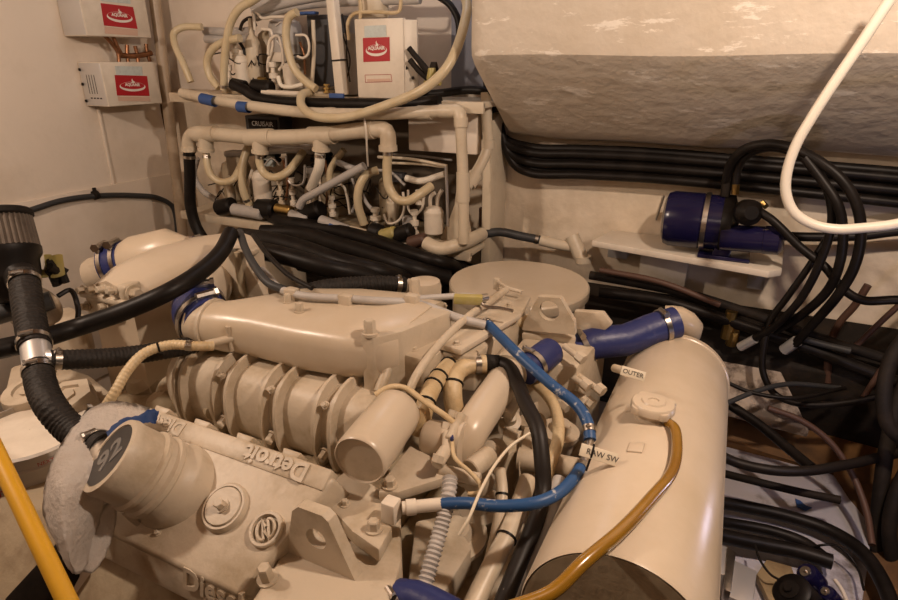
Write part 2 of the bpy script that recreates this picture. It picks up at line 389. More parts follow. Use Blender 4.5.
# platform beside the cover with lifting eye, bosses, bolts
bm = NB(); prism(bm, [PZ(*p, .87) for p in ((252, 598), (287, 548), (330, 500), (352, 470), (400, 500), (402, 560), (380, 640), (240, 650))], (0, 0, -.10), .008)
E_('end_plate', bm)
bm = NB(); prism(bm, [PZ(*p, .905) for p in ((316, 492), (346, 470), (384, 492), (392, 527), (379, 550), (352, 531))], (0, 0, -.028), .005)
E_('cover_plate', bm)
bm = NB(); bolt(bm, PZ(374, 530, .905), (0, 0, 1), .010, .018); bolt(bm, PZ(268, 580, .87), (.05, -.2, 1), .011, .03); bolt(bm, PZ(345, 505, .905), (0, 0, 1), .006, .010)
E_('bolt', bm)
def lifting_eye(pts, y, th, hc, hr, k=28):
    """plate in the plane Y=y with a round eye, by pixel outline"""
    bm = NB(); out = [PY(u, v, y) for u, v in pts]; h = PY(*hc, y); n = len(out)
    hole = []; rim = []
    N_ = 40
    # radial resample of the outline around the hole
    for i in range(N_):
        a = 2 * PI * i / N_; d = V((math.cos(a), 0, math.sin(a))); best = None
        for j in range(n):
            p, q = out[j] - h, out[(j + 1) % n] - h; den = d.x * (q.z - p.z) - d.z * (q.x - p.x)
            if abs(den) < 1e-9: continue
            t = (p.x * (q.z - p.z) - p.z * (q.x - p.x)) / den; s = (p.x * d.z - p.z * d.x) / den
            if t > 0 and -1e-6 <= s <= 1 + 1e-6 and (best is None or t > best): best = t
        rim.append(h + d * (best or hr * 1.5)); hole.append(h + d * hr)
    for j in range(n):                   # keep true corners
        i = min(range(N_), key=lambda i: (rim[i] - out[j]).length); rim[i] = out[j].copy()
    t = V((0, th, 0))
    R = [rim, hole, [p + t for p in hole], [p + t for p in rim]]
    vs = [[bm.verts.new(p) for p in r] for r in R]
    for a in range(4):
        b = (a + 1) % 4
        for j in range(N_): q = (j + 1) % N_; bm.faces.new((vs[a][j], vs[a][q], vs[b][q], vs[b][j]))
    return bm
E_('lifting_eye', lifting_eye([(287, 552), (292, 511), (298, 507), (322, 516), (328, 522), (355, 581)], .552, .020, (316, 539), .0185), ang=30)['label'] = 'leaning cream lifting plate with round eye'
# ribbed exhaust manifold under the charge-air housing
bm = NB(); Y0, Z0 = .885, .90; prof = []
xs = [-1.16, -1.15, -1.13, -1.10]; 
def ms(x, k): return sec((x, Y0 + .02, Z0 - .030 + (x + .85) * .02), (0, 1, 0), (0, 0, 1), .092 * k, .106 * k, 28, 2.5)
RIBS = [-1.105, -1.085, -.985, -.945, -.845, -.805, -.705, -.665]
stations = [(-1.17, .5), (-1.165, .72)]
for a in RIBS: stations += [(a - .008, .86), (a - .004, 1.06), (a + .004, 1.06), (a + .008, .86)]
stations += [(-.60, .84), (-.575, .8), (-.565, .55)]
stations.sort()
rings(bm, [ms(x, k) for x, k in stations]); man = E_('exhaust_manifold', bm, 'cream', ENG, 30)
bm = NB()
for a, b in ((-.965, 0), (-.825, 0), (-.685, 0)): bolt(bm, V((a, Y0 - .062, Z0 - .055)), (0, -.8, -.3), .010, .02); bolt(bm, V((a, Y0 - .05, Z0 + .05)), (0, -.8, .6), .006, .012)
E_('bolt', bm, 'cream', man)
# charge-air housing: round neck broadening to a flat box
S = [(-1.10, .91, 1.024, .054, .052, 2), (-1.045, .92, 1.022, .059, .057, 2), (-1.02, .93, 1.022, .064, .060, 2.2), (-.98, .96, 1.022, .085, .062, 2.6), (-.93, 1.005, 1.02, .118, .064, 3.2), (-.80, 1.03, 1.022, .145, .066, 3.6), (-.68, 1.04, 1.028, .148, .064, 3.8), (-.605, 1.05, 1.035, .14, .06, 3.4), (-.58, 1.06, 1.04, .118, .048, 3)]
bm = NB(); rings(bm, [sec((x, y, z), (0, 1, 0), (0, 0, 1), a, b, 36, e) for x, y, z, a, b, e in S])
ple = E_('charge_air_housing', bm, 'tank', ENG, 50)
bm = NB()
for u, v, r in ((300, 312, .009), (288, 303, .008)): bolt(bm, PZ(u, v, 1.083), (0, 0, 1), r, .02)
E_('bolt', bm, 'cream', ple)
bm = NB(); p = PZ(219, 341, 1.02); rod(bm, p + V((.02, .03, .0)), p - V((.02, .02, .004)), .009, 12); rod(bm, p + V((.012, .02, .03)), p + V((.012, .02, -.03)), .006); E_('spigot', bm, 'cream', ple)
# corner post and bracket at the right end of the housing
bm = NB(); a = PZ(366, 365, .96); prism(bm, [V((-.640, .905, .93)), V((-.612, .905, .93)), V((-.575, .96, .93)), V((-.53, 1.10, .93)), V((-.60, 1.12, .93)), V((-.612, .94, .93)), V((-.640, .93, .93))], (0, 0, .155), .005)
E_('corner_bracket', bm)
bm = NB(); bolt(bm, V((-.625, .918, 1.085)), (0, 0, 1), .012, .03); bolt(bm, PZ(415, 300, 1.06), (0, 0, 1), .013, .05); bolt(bm, PZ(404, 345, 1.0), (0, -1, .3), .008, .02); E_('bolt', bm)
# navy sleeve and bands on the neck
bm = NB(); tube(bm, [V((-1.165, .975, 1.04)), V((-1.13, .935, 1.03)), V((-1.075, .913, 1.022))], .0595, 32, .006); slv = E_('coupling_sleeve', bm, 'silicone', ENG, 60); slv['label'] = 'navy rubber sleeve at the left end of the housing'
bm = NB(); tube(bm, [V((-1.28, 1.16, 1.04)), V((-1.20, 1.03, 1.045)), V((-1.15, .955, 1.036))], .055, 28, .01); E_('air_duct', bm, 'tank')
for x, y in ((-1.150, .956), (-1.098, .918)): clamp(slv, V((x, y, 1.035 if x < -1.12 else 1.024)), (-.7, .65, .15) if x < -1.12 else (-.93, .3, .05), .061, 'steel', .014)
bm = NB(); lathe(bm, [(.055, -.006), (.062, -.004), (.062, .004), (.055, .006)], V((-1.062, .917, 1.022)), (1, .1, 0), 32, cap=False); E_('bead', bm, 'cream', ple)
# far bank: sloping cast housing with bolted end plate and navy coupling
top = [PZ(*p, z) for p, z in (((118, 284), 1.10), ((104, 268), 1.10), ((136, 248), 1.14), ((186, 236), 1.15), ((228, 240), 1.14), ((236, 262), 1.10), ((170, 290), 1.09))]
bm = NB(); rs = []
for y, x0_, x1_, z1_ in ((.875, -1.44, -1.285, 1.085), (.96, -1.47, -1.275, 1.105), (1.08, -1.48, -1.265, 1.115), (1.20, -1.46, -1.26, 1.118), (1.30, -1.43, -1.25, 1.11)):
    rs.append([V((x1_, y, .72)), V((x1_, y, z1_ - .03)), V((x1_ - .012, y, z1_ - .008)), V((x1_ - .03, y, z1_)), V(((x0_ + x1_) / 2, y, z1_ + .012)), V((x0_ + .04, y, z1_)), V((x0_ + .012, y, z1_ - .015)), V((x0_, y, z1_ - .05)), V((x0_, y, .72))])
rings(bm, rs); far = E_('rear_housing', bm, 'tank', ENG, 45)
bm = NB(); prism(bm, [V((-1.455, .855, 1.045)), V((-1.27, .855, 1.045)), V((-1.235, 1.27, 1.075)), V((-1.30, 1.30, 1.075)), V((-1.44, 1.30, 1.07))], (0, 0, .016), .005)
E_('housing_flange', bm, 'cream', far)
bm = NB(); prism(bm, [PY(*p, .865) for p in ((82, 289), (124, 286), (126, 300), (121, 322), (104, 327), (88, 318))], (0, .05, 0), .010, 3)
E_('end_cover', bm, 'cream', far)
bm = NB()
for u, v in ((84, 290), (94, 289), (104, 289), (114, 290), (88, 306), (106, 306)): bolt(bm, PY(u, v, .864), (0, -1, .2), .009, .018)
bolt(bm, PX(133, 293, -1.279), (1, -.1, .1), .014, .022)
E_('bolt', bm, 'cream', far)
bm = NB(); lathe(bm, [(.03, 0), (.050, .004), (.056, .02), (.056, .10), (.05, .11)], PY(90, 277, 1.10), (.80, .45, .28), 32); E_('round_cover', bm, 'cream', far)
q = PY(120, 264, 1.11); d = V((.80, .35, .22)).normalized()
bm = NB(); tube(bm, [q - d * .035, q, q + d * .03], .064, 32, .008); sl2 = E_('coupling_sleeve', bm, 'silicone', far, 60); sl2['label'] = 'navy rubber band by the far round cover'
bm = NB(); lathe(bm, [(.056, 0), (.072, .05), (.07, .16), (.03, .22)], q + d * .01, d, 28); E_('duct_taper', bm, 'tank', far)
for k in (-.022, .018): clamp(sl2, q + d * k, d, .0655)
q = PY(198, 243, 1.30); d = V((1, -.05, .03)).normalized()
bm = NB(); rod(bm, q - d * .04, q + d * .14, .020, 16); E_('water_stub', bm, 'steel', far)
bm = NB(); rod(bm, q - d * .01, q + d * .05, .024, 16); sl3 = E_('coupling_sleeve', bm, 'silicone', far); clamp(sl3, q + d * .01, d, .0245); clamp(sl3, q + d * .07, d, .021)
# triangular web with stay between the two housings
bm = NB(); prism(bm, [PY(*p, 1.10) for p in ((194, 304), (228, 250), (242, 250), (268, 304))], (.0, .02, 0), .004); E_('web_plate', bm)
bm = NB(); tube(bm, TY([(237, 252), (240, 275), (245, 302)], 1.09), .010, 10); bolt(bm, PY(229, 296, 1.098), (0, -1, .2), .014, .025); E_('stay', bm, 'cream_dark')
# flat stepped cover on the right end of the valley
bm = NB(); prism(bm, [PZ(*p, 1.045) for p in ((436, 343), (455, 322), (497, 290), (531, 296), (521, 314), (461, 350))], (0, 0, -.014), .004); fc = E_('flat_cover', bm)
bm = NB(); prism(bm, [PZ(*p, 1.03) for p in ((402, 354), (446, 316), (470, 322), (438, 354), (424, 360))], (0, 0, -.07), .006); prism(bm, [V((-.57, 1.0, .94)), V((-.44, 1.03, .94)), V((-.43, 1.36, .94)), V((-.55, 1.36, .94))], (0, 0, .085), .006); E_('valley_box', bm, 'cream')
bm = NB()
for u, v in ((457, 344), (509, 306), (414, 350), (444, 306), (499, 290)): bolt(bm, PZ(u, v, 1.045 if u != 414 else 1.03), (0, 0, 1), .006, .007)
E_('bolt', bm, 'cream', fc)
bm = NB(); box(bm, PZ(497, 289, 1.045) + V((-.008, -.008, 0)), PZ(497, 289, 1.045) + V((.008, .008, .030)), .002); tube(bm, [PZ(497, 289, 1.045) + V((0, 0, .022)), PZ(508, 288, 1.068), PZ(522, 292, 1.066)], .005, 8); E_('catch', bm, 'cream', fc)
# lifting eyes at the far right end
E_('lifting_eye', lifting_eye([(522, 330), (524, 322), (538, 297), (560, 298), (574, 322), (575, 335)], 1.27, .018, (549, 311), .0245), ang=30)['label'] = 'upright cream lifting plate with large round eye'
bm = NB(); prism(bm, [PY(*p, 1.34) for p in ((574, 311), (603, 313), (612, 325), (596, 338), (574, 336))], (0, .02, 0), .004); E_('bracket', bm)
bm = NB(); prism(bm, [PZ(*p, .985) for p in ((522, 333), (576, 338), (574, 328), (530, 322))], (0, 0, -.02), .003); prism(bm, [V((-.42, 1.16, .70)), V((-.26, 1.18, .70)), V((-.24, 1.40, .70)), V((-.42, 1.40, .70))], (0, 0, .27), .01); E_('end_housing', bm, 'cream')
bm = NB()
for (u, v), l in (((575, 352), .03), ((574, 378), .05), ((588, 382), .05), ((572, 393), .05), ((560, 400), .03), ((583, 396), .035)):
    p = PY(u, v, 1.18); rod(bm, p + V((-.03, .02, .0)), p + V((l * .7, -.02, -.005)), .008, 10, ch=.002); rod(bm, p + V((l * .7 - .012, -.012, 0)), p + V((l * .7 + .004, -.02, -.005)), .0125, 6)
E_('fitting', bm, 'cream')
# spin-on oil filter
bm = NB(); a, b = PZ(359, 461, .985), PZ(400, 407, .99); L = (b - a).length
lathe(bm, [(.038, .004), (.0425, .004), (.044, -.001), (.046, .001), (.0475, .008), (.0475, L - .03), (.045, L - .012), (.03, L)], a, b - a, 40); filt = E_('oil_filter', bm, 'tank', ENG, 50); filt['label'] = 'smooth cream oil filter canister'
bm = NB(); lathe(bm, [(.0425, .003), (.0425, .007)], a, b - a, 32); E_('end_face', bm, 'cream', filt)
bm = NB(); prism(bm, [PZ(*p, .93) for p in ((378, 492), (384, 478), (410, 445), (450, 465), (446, 477), (398, 492))], (0, 0, -.02), .004); bolt(bm, PZ(390, 486, .93), (0, 0, 1), .010, .015); E_('filter_bracket', bm)
# water outlet elbow, thermostat bonnet, fittings
bm = NB(); tube(bm, [PZ(513, 360, .965), PZ(503, 382, .965), PZ(484, 410, .955), PZ(468, 436, .94), PZ(461, 456, .90)], .037, 28, .012, r2=.034); elb = E_('water_pipe', bm, 'tank', ENG, 60)
bm = NB(); a = PZ(427, 438, .935); b = PZ(452, 442, .935); lathe(bm, [(.030, -.004), (.036, .004), (.036, .05), (.042, .052), (.042, .075)], a, V((1, .1, .05)), 32); E_('thermostat_bonnet', bm, 'tank')
bm = NB(); lathe(bm, [(.045, -.007), (.045, .007)], PZ(507, 372, .965), PZ(503, 382, .965) - PZ(513, 360, .965), 28); prism(bm, [PZ(*p, .95) for p in ((500, 408), (512, 414), (520, 400), (510, 392))], (0, 0, -.02), .004); E_('pipe_flange', bm, 'cream', elb)
bm = NB()
for p, q, r in (((437, 464, .96), (446, 450, .96), .012), ((446, 450, .96), (447, 432, .97), .008), ((449, 440, .97), (462, 415, .98), .009), ((470, 470, .92), (490, 455, .92), .02), ((440, 470, .93), (480, 480, .93), .012)):
    rod(bm, PZ(*p), PZ(*q), r, 10, ch=.002)
for u, v in ((452, 418), (446, 430), (437, 462), (455, 428)): rod(bm, PZ(u, v, .965), PZ(u + 2, v - 7, .975), .011, 6)
E_('sensor_fitting', bm, 'cream')
E_('wire_clip', (lambda b: (tube(b, TZ([(456, 428), (452, 436), (452, 440)], .975), .0035, 8), b)[1])(NB()), 'silicone')['label'] = 'small blue wire clip'
# accessory castings that fill the dark valley
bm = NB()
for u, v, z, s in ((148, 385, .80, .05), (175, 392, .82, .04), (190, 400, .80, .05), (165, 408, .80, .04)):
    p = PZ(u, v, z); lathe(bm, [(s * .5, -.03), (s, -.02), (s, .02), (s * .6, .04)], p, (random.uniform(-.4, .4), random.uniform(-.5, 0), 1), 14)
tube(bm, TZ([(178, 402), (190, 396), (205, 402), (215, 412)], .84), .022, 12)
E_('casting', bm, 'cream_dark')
bm = NB()
for u, v in ((30, 392), (68, 398)): lathe(bm, [(.06, -.06), (.062, 0), (.058, .012), (.035, .014), (.034, .006), (.02, .006), (.02, .012)], PZ(u, v, .86), (0, -.25, 1), 24 if u < 50 else 6)
E_('pulley_cover', bm, 'cream')
bm = NB(); prism(bm, [PZ(*p, .84) for p in ((2, 398), (10, 366), (40, 358), (90, 374), (112, 392), (60, 408))], (0, 0, -.2), .012); prism(bm, [PZ(*p, .95) for p in ((40, 330), (40, 312), (70, 306), (88, 315), (84, 328))], (0, 0, -.10), .008)
E_('accessory_drive', bm, 'cream')

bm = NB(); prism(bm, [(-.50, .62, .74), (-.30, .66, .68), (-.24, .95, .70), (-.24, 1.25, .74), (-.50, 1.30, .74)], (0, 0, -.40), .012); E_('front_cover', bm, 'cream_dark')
bm = NB(); lathe(bm, [(.05, 0), (.075, .01), (.078, .05), (.06, .06), (.04, .09)], PZ(515, 470, .76), (.2, -.3, 1), 28); E_('water_pump', bm, 'cream')
bm = NB(); tube(bm, [PZ(518, 458, .86), PZ(545, 463, .86), PZ(582, 470, .86)], .022, 18); E_('crossover_pipe', bm, 'cream')
for u, v, z, r_, h_ in ((470, 468, .88, .03, .05), (492, 452, .87, .026, .06), (455, 535, .76, .05, .06), (530, 425, .86, .03, .05), (560, 430, .84, .035, .05), (480, 505, .78, .035, .05), (510, 420, .88, .02, .05)):
    bm = NB(); lathe(bm, [(r_, -h_), (r_, -.012), (r_ * 1.25, -.010), (r_ * 1.25, 0), (r_ * .7, .002), (r_ * .6, .02), (r_ * .3, .022)], PZ(u, v, z), (random.uniform(-.4, .4), random.uniform(-.6, 0), 1), 20); E_('casting', bm, 'cream')
for k, pts in enumerate((((505, 405), (520, 400), (516, 450), (500, 460)), ((528, 405), (538, 400), (530, 455), (518, 462)), ((545, 450), (556, 446), (548, 490), (536, 495)))):
    bm = NB(); prism(bm, [PZ(u, v, .87) for u, v in pts], (.008, .01, -.12), .004); E_('support_plate', bm, 'cream')
bm = NB(); prism(bm, [PZ(*p, .78) for p in ((415, 520), (455, 512), (472, 548), (440, 600), (405, 600))], (0, 0, -.06), .008); E_('pump_cover', bm, 'cream')

struct('trim_lit_patch', prism(NB(), [(-.0, 2.02, .70), (.20, 2.01, .69), (.31, 1.88, .55), (.02, 1.89, .56)], (0, .0, -.03), .006), 'stained')  # added pale ledge, its tone painted in for patches of light in the bilge

# ---------------------------------------------------------------- header tank
TA = V((-.0174, .9974, -.0697)).normalized(); TC = V((-.067, 1.106, .864)); TR = .126
TK = thing('header_tank', 'long smooth cream cylindrical tank with filler cap right of the engine', 'tank', TC - V((0, 0, TR)))
bm = NB(); h0, h1 = -.505, .355
lathe(bm, [(TR * .94, h0 + .012), (TR * .985, h0), (TR, h0 + .006), (TR, h1 - .02), (TR * 1.02, h1 - .018), (TR * 1.02, h1), (TR * .99, h1 + .003), (TR * .96, h1 + .018), (TR * .85, h1 + .04), (TR * .6, h1 + .058), (TR * .3, h1 + .066), (.001, h1 + .068)], TC, TA, 72)
obj('shell', bm, 'tank', TK, 30)
bm = NB(); lathe(bm, [(TR * .965, h0 + .0), (TR * .955, h0 + .02), (.001, h0 + .022)], TC, TA, 72); obj('shaded_end_disc', bm, 'cream_dark', TK)  # darker cream than the shell, shade of the near end put into the colour
bm = NB(); tube(bm, [TC + V((TR * .985 * math.cos(a), 0, TR * .985 * math.sin(a))) + TA * s for a, s in ((-.15, h0 + .02), (-.15, 0), (-.15, h1 - .03))], .008, 8); obj('seam_strip', bm, 'tank', TK)
q = PZ(653, 405, 1.02); bm = NB(); lathe(bm, [(.030, -.045), (.030, -.02), (.026, -.018), (.026, 0)], q + V((0, 0, -.004)), (0, .05, 1), 32); nk = obj('filler_neck', bm, 'tank', TK)
bm = NB(); pr = [(.036, -.010), (.039, -.008), (.039, .002), (.036, .006), (.022, .007), (.020, .010), (.010, .010), (.009, .007), (.001, .007)]
lathe(bm, pr, q, (0, .05, 1), 40)
for a in (.6, 2.2, 3.9, 5.4): lathe(bm, [(.012, -.009), (.013, 0), (.011, .004)], q + V((.031 * math.cos(a), .031 * math.sin(a), 0)), (0, 0, 1), 14)
obj('filler_cap', bm, 'tank', TK)
bm = NB(); rod(bm, PZ(660, 418, 1.0), PZ(668, 424, .995), .008, 10); obj('overflow_spigot', bm, 'steel', TK)
bm = NB(); p = PZ(690, 325, .975); tube(bm, [p + V((-.01, .05, -.06)), p + V((.0, .02, -.015)), p + V((-.03, .0, .012)), p + V((-.06, -.005, .01))], .032, 20); obj('inlet_elbow', bm, 'tank', TK)
def on_tank(u, v): # nearest hit of a pixel ray on the shell
    r = ray(u, v); o = CAMLOC - TC; rp = r - TA * r.dot(TA); op = o - TA * o.dot(TA)
    A, B, Cc = rp.dot(rp), 2 * rp.dot(op), op.dot(op) - TR * TR; D = max(B * B - 4 * A * Cc, 0); return CAMLOC + r * ((-B - D ** .5) / (2 * A))
a = P(621, 370, 1.14); b = P(645, 377, 1.13); t = (b - a).normalized(); n_ = (ray(633, 374) * -1).normalized(); s = n_.cross(t).normalized(); n_ = t.cross(s).normalized()
bm = NB(); prism(bm, [a + s * .009, b + s * .009, b - s * .009, a - s * .009], n_ * .004, .0008); pl = obj('name_tag', bm, 'tag', TK); text('OUTER', (a + b) / 2 + n_ * .0044, t, s, .012, .0003, 'ink', pl)
bm = NB(); rod(bm, a - t * .012 - n_ * .02, a + t * .004 - n_ * .002, .008, 10); obj('tag_post', bm, 'cream', TK)
for u, v in ((636, 448), (633, 408), (622, 477)):
    bm = NB(); p = on_tank(u, v); nrm = (p - TC); nrm = (nrm - TA * nrm.dot(TA)).normalized(); t = nrm.cross(TA)
    if v != 477: prism(bm, [p + t * a + TA * b - nrm * .002 for a, b in ((-.012, -.016), (.012, -.016), (.012, .016), (-.012, .016))], nrm * .005, .001); obj('lug', bm, 'tank', TK)
# tank tie tag
bm = NB(); a = P(580, 449, .955); b = P(616, 460, .955); t = (b - a).normalized(); n_ = V((0, 0, 1)).cross(t).normalized(); n_ = (ray(600, 455) * -1).normalized(); s = n_.cross(t).normalized(); n_ = t.cross(s).normalized()
prism(bm, [a + s * .010, b + s * .010, b - s * .010, a - s * .010], n_ * .004, .0008)
tg = one('cable_tag', 'ivory plastic tag strip tied to the light blue hose over the tank', 'tag', bm, 'tag')
text('RAW SW', (a * .4 + b * .6) + n_ * .0044, t, s, .013, .0003, 'ink', tg)
b2 = NB(); mid = a * .68 + b * .32; tube(b2, [mid + s * .0135 + n_ * .002, mid + n_ * .006, mid - s * .014, mid - s * .03 - n_ * .004], .0018, 6); obj('cable_tie', b2, 'black', tg)

# ---------------------------------------------------------------- hoses around the engine
hose('amber translucent overflow hose curving from the tank cap down the tank', [PZ(664, 421, .998), on_tank(673, 433) + V((.0, -.0, .012)), on_tank(676, 452) + V((0, 0, .012)), on_tank(671, 478) + V((0, 0, .012)), on_tank(652, 507) + V((-.004, 0, .012)), on_tank(622, 541) + V((-.004, 0, .014)), on_tank(588, 571) + V((-.006, -.004, .014)), P(552, 592, .70), P(500, 612, .68)], 6.2, 'amber', cl=(.02,))
BL = [(486, 322, 1.05), (500, 336, 1.05), (520, 356, 1.045), (552, 385, 1.02), (578, 406, 1.0), (588, 424, .985), (590, 440, .97)]
hose('light blue hose running diagonally over the engine to the tagged joint', TZ(BL), 5.6, 'blue', cl=(.02, .97), name='blue_hose')
hose('light blue hose looping from the tagged joint back to the engine end fitting', TZ([(583, 464, .965), (573, 479, .968), (557, 494, .970), (535, 503, .968), (500, 506, .955), (465, 503, .94), (440, 504, .93)]), 6.2, 'blue', cl=(.02,), name='blue_hose')
bm = NB(); a = PZ(442, 504, .93); b = PZ(402, 508, .93); tube(bm, [a, (a + b) / 2, b], .0105, 14); lathe(bm, [(.013, 0), (.013, .016)], a * .35 + b * .65, b - a, 14); box(bm, PZ(391, 507, .93) - V((.013, .013, .026)), PZ(391, 507, .93) + V((.013, .013, .014)), .004)
E_('elbow_fitting', bm, 'white')
bm = NB(); rod(bm, PZ(590, 439, .97), PZ(583, 465, .955), .0075, 12); one('hose_joiner', 'small steel joiner between the two light blue hoses', 'fitting', bm, 'steel')
hose('fat navy rubber hose with clamps joining engine to header tank', [PY(578, 350, 1.32), PY(594, 343, 1.34), PY(625, 340, 1.38), PY(650, 330, 1.43), PY(676, 322, 1.47)], 16, 'silicone', cl=(.10, .93), name='navy_hose', n=28)
hose('short navy rubber bend on the large cream water pipe', [PZ(550, 352, .985), PZ(543, 357, .985), PZ(533, 365, .98), PZ(524, 371, .975)], 15, 'silicone', cl=(.8,), name='navy_hose', n=24)
hose('fat navy hose end with wide clamp at the bottom of the engine', [PZ(380, 610, .84), PZ(402, 596, .845), PZ(430, 604, .85), PZ(462, 622, .85)], 17, 'silicone', cl=(.28,), name='navy_hose', n=28)
for pts, px, m, lab, kw in (
 (TZ([(525, 322, .99), (508, 322, 1.01), (490, 331, 1.01), (468, 349, 1.005), (446, 369, 1.0), (431, 390, .99), (424, 410, .975), (420, 434, .93)]), 8.5, 'tan', 'fat tan sleeved hose bound with black ties crossing the engine end', dict(ties=(.30, .42, .52, .62, .72, .8, .88))),
 (TZ([(486, 364, 1.0), (470, 365, 1.0), (458, 371, .995), (453, 384, .985), (453, 400, .96), (456, 415, .93)]), 9.5, 'tan', 'tan rubber elbow under the tan sleeved hose', dict(cl=(.15,), ties=(.62,))),
 (TZ([(530, 380, .93), (548, 396, .93), (557, 415, .92), (558, 440, .90), (549, 468, .87), (543, 500, .82)]), 6, 'tan', 'thin tan hose bending down beside the black braided hose', {}),
 (TZ([(485, 362, 1.0), (499, 363, 1.0)]), 8, 'blackm', 'black sleeve on the end of the tan elbow', {}),
 (TZ([(497, 362, 1.0), (508, 366, 1.0), (517, 382, .99), (525, 402, .985), (538, 430, .975), (542, 460, .94), (543, 490, .90), (537, 518, .88), (522, 555, .85), (500, 610, .82)]), 8, 'braid', 'black braided hose with white flecks plunging down the engine end', {}),
 (TZ([(560, 480, .88), (548, 520, .86), (530, 560, .82), (512, 600, .78)]), 8, 'graypvc', 'grey hose running down along the left side of the tank', {}),
 (TZ([(528, 480, .86), (510, 530, .84), (490, 570, .82), (470, 612, .80)]), 10, 'pvc', 'fat cream hose running down to the bottom edge of the engine end', dict(ties=(.5,))),
 (TZ([(500, 470, .88), (502, 495, .86), (497, 530, .82), (490, 560, .76)]), 6, 'pvc', 'narrow cream hose hanging behind the blue hose loop', dict(ties=(.3,))),
 (TZ([(528, 512, .78), (515, 560, .76), (495, 610, .72)]), 10, 'pvc', 'cream hose lying deep beneath the black braided hose', {}),
 (TZ([(450, 478, .95), (449, 492, .94), (443, 520, .91), (434, 552, .88), (424, 588, .85)]), 7.5, 'graypvc', 'corrugated silver conduit hanging beside the end plate', dict(rib=(.0075, .12))),
 (TZ([(420, 336, 1.03), (403, 341, 1.03), (391, 354, 1.02), (386, 372, 1.0), (379, 392, .97)]), 5.5, 'cream', 'short cream painted hose bending down beside the valley box', dict(cl=(.12,))),
 (TZ([(506, 290, 1.075), (492, 300, 1.075), (470, 315, 1.07), (448, 335, 1.06), (428, 358, 1.04), (415, 378, 1.02), (409, 392, 1.0)]), 4, 'cream', 'slim cream tube slanting across the flat cover', {}),
 (TZ([(262, 270, 1.10), (283, 290, 1.10), (305, 296, 1.10), (350, 299, 1.10), (380, 301, 1.10), (411, 302, 1.09)]), 4, 'graypvc', 'grey fuel tube clipped along the top of the charge air housing', {}),
 (TZ([(413, 302, 1.09), (432, 308, 1.08), (458, 318, 1.07), (485, 325, 1.055)]), 4.5, 'graypvc', 'grey fuel tube joining the light blue hose at the flat cover', {}),
 (TZ([(413, 299, 1.095), (440, 297, 1.09), (470, 296, 1.085), (482, 298, 1.08)]), 3.2, 'graypvc', 'thin grey tube ending at the yellow tap on the flat cover', {}),
 (TZ([(240, 232, 1.16), (246, 250, 1.15), (256, 268, 1.13), (270, 284, 1.11), (285, 290, 1.10)]), 4, 'charcoal', 'charcoal tube dropping from the rear housing onto the charge air housing', {}),
 (TZ([(253, 235, 1.16), (268, 255, 1.15), (290, 276, 1.13), (312, 288, 1.12)]), 2.5, 'black', 'thin black cable beside the charcoal tube behind the housing', {}),
 (TZ([(375, 395, 1.01), (390, 387, 1.02), (405, 388, 1.015), (425, 402, 1.0), (447, 417, .985), (458, 426, .975)]), 3, 'tan', 'thin tan wire looping over the oil filter', {}),
 (TZ([(452, 440, .97), (455, 458, .96), (470, 472, .95), (480, 484, .94), (480, 492, .935), (468, 494, .93)]), 2.2, 'tan', 'thin tan wire trailing from the thermostat fitting', {}),
 (TZ([(530, 433, .98), (512, 445, .97), (495, 465, .965), (480, 492, .96), (468, 520, .94), (459, 535, .92)]), 1.6, 'tag', 'thin pale wire hanging in front of the blue hose loop', {}),
 ([P(-14, 352, 1.20), P(30, 342, 1.25), P(75, 328, 1.33), P(125, 311, 1.34), P(170, 291, 1.36), P(203, 270, 1.45), P(221, 252, 1.53), P(231, 233, 1.60)], 9, 'black', 'long smooth black hose sweeping over the left end of the engine', {}),
 ([P(50, 360, 1.20), P(85, 359, 1.24), P(125, 356, 1.30), P(165, 350, 1.35), P(196, 344, 1.40)], 9.5, 'blackm', 'black ribbed hose running right from the clamped tee', dict(rib=(.009, .03), cl=(.05,))),
 (TZ([(105, 408, .95), (115, 392, .98), (128, 370, 1.01), (145, 353, 1.03), (170, 345, 1.035), (195, 346, 1.03), (213, 346, 1.02)]), 5, 'tan', 'ribbed tan fuel hose arching to the neck of the charge air housing', dict(rib=(.008, .05), cl=(.82,), ties=(.6,))),
 ([P(24, 276, 1.33), P(27, 300, 1.29), P(32, 330, 1.25), P(35, 348, 1.22)], 14, 'blackm', 'black ribbed hose rising from the clamped tee to the black filter', dict(rib=(.010, .035), cl=(.10, .93), n=20)),
 ([P(38, 366, 1.19), P(41, 385, 1.16), P(51, 407, 1.12), P(68, 427, 1.11), P(88, 441, 1.09), P(106, 449, 1.05)], 14.5, 'blackm', 'black ribbed hose running from the clamped tee to the oil filler', dict(rib=(.010, .035), cl=(.05, .90), n=20)),
):
    hose(lab, pts, px, m, **kw)
bm = NB(); rod(bm, P(35, 345, 1.225), P(39, 370, 1.185), .0275, 20); rod(bm, P(37, 358, 1.205), P(58, 359, 1.205), .018, 16); one('hose_tee', 'bare metal tee joining three black ribbed hoses', 'fitting', bm, 'silver')
bm = NB(); box(bm, PZ(469, 302, 1.09) - V((.035, .01, .004)), PZ(469, 302, 1.09) + V((.03, .012, .016)), .003, Matrix.Rotation(.35, 3, 'Z')); tap = one('fuel_tap', 'small yellow tap on the flat cover where tubes meet', 'valve', bm, 'yellowgrn')
bm = NB(); a = PZ(474, 300, 1.095); rod(bm, a, a + V((.02, .03, 0)), .009, 10); tube(bm, [a + V((.015, .0, 0)), PZ(484, 306, 1.085), PZ(500, 308, 1.085), PZ(513, 311, 1.083)], .004, 8); obj('spindle', bm, 'steel', tap)
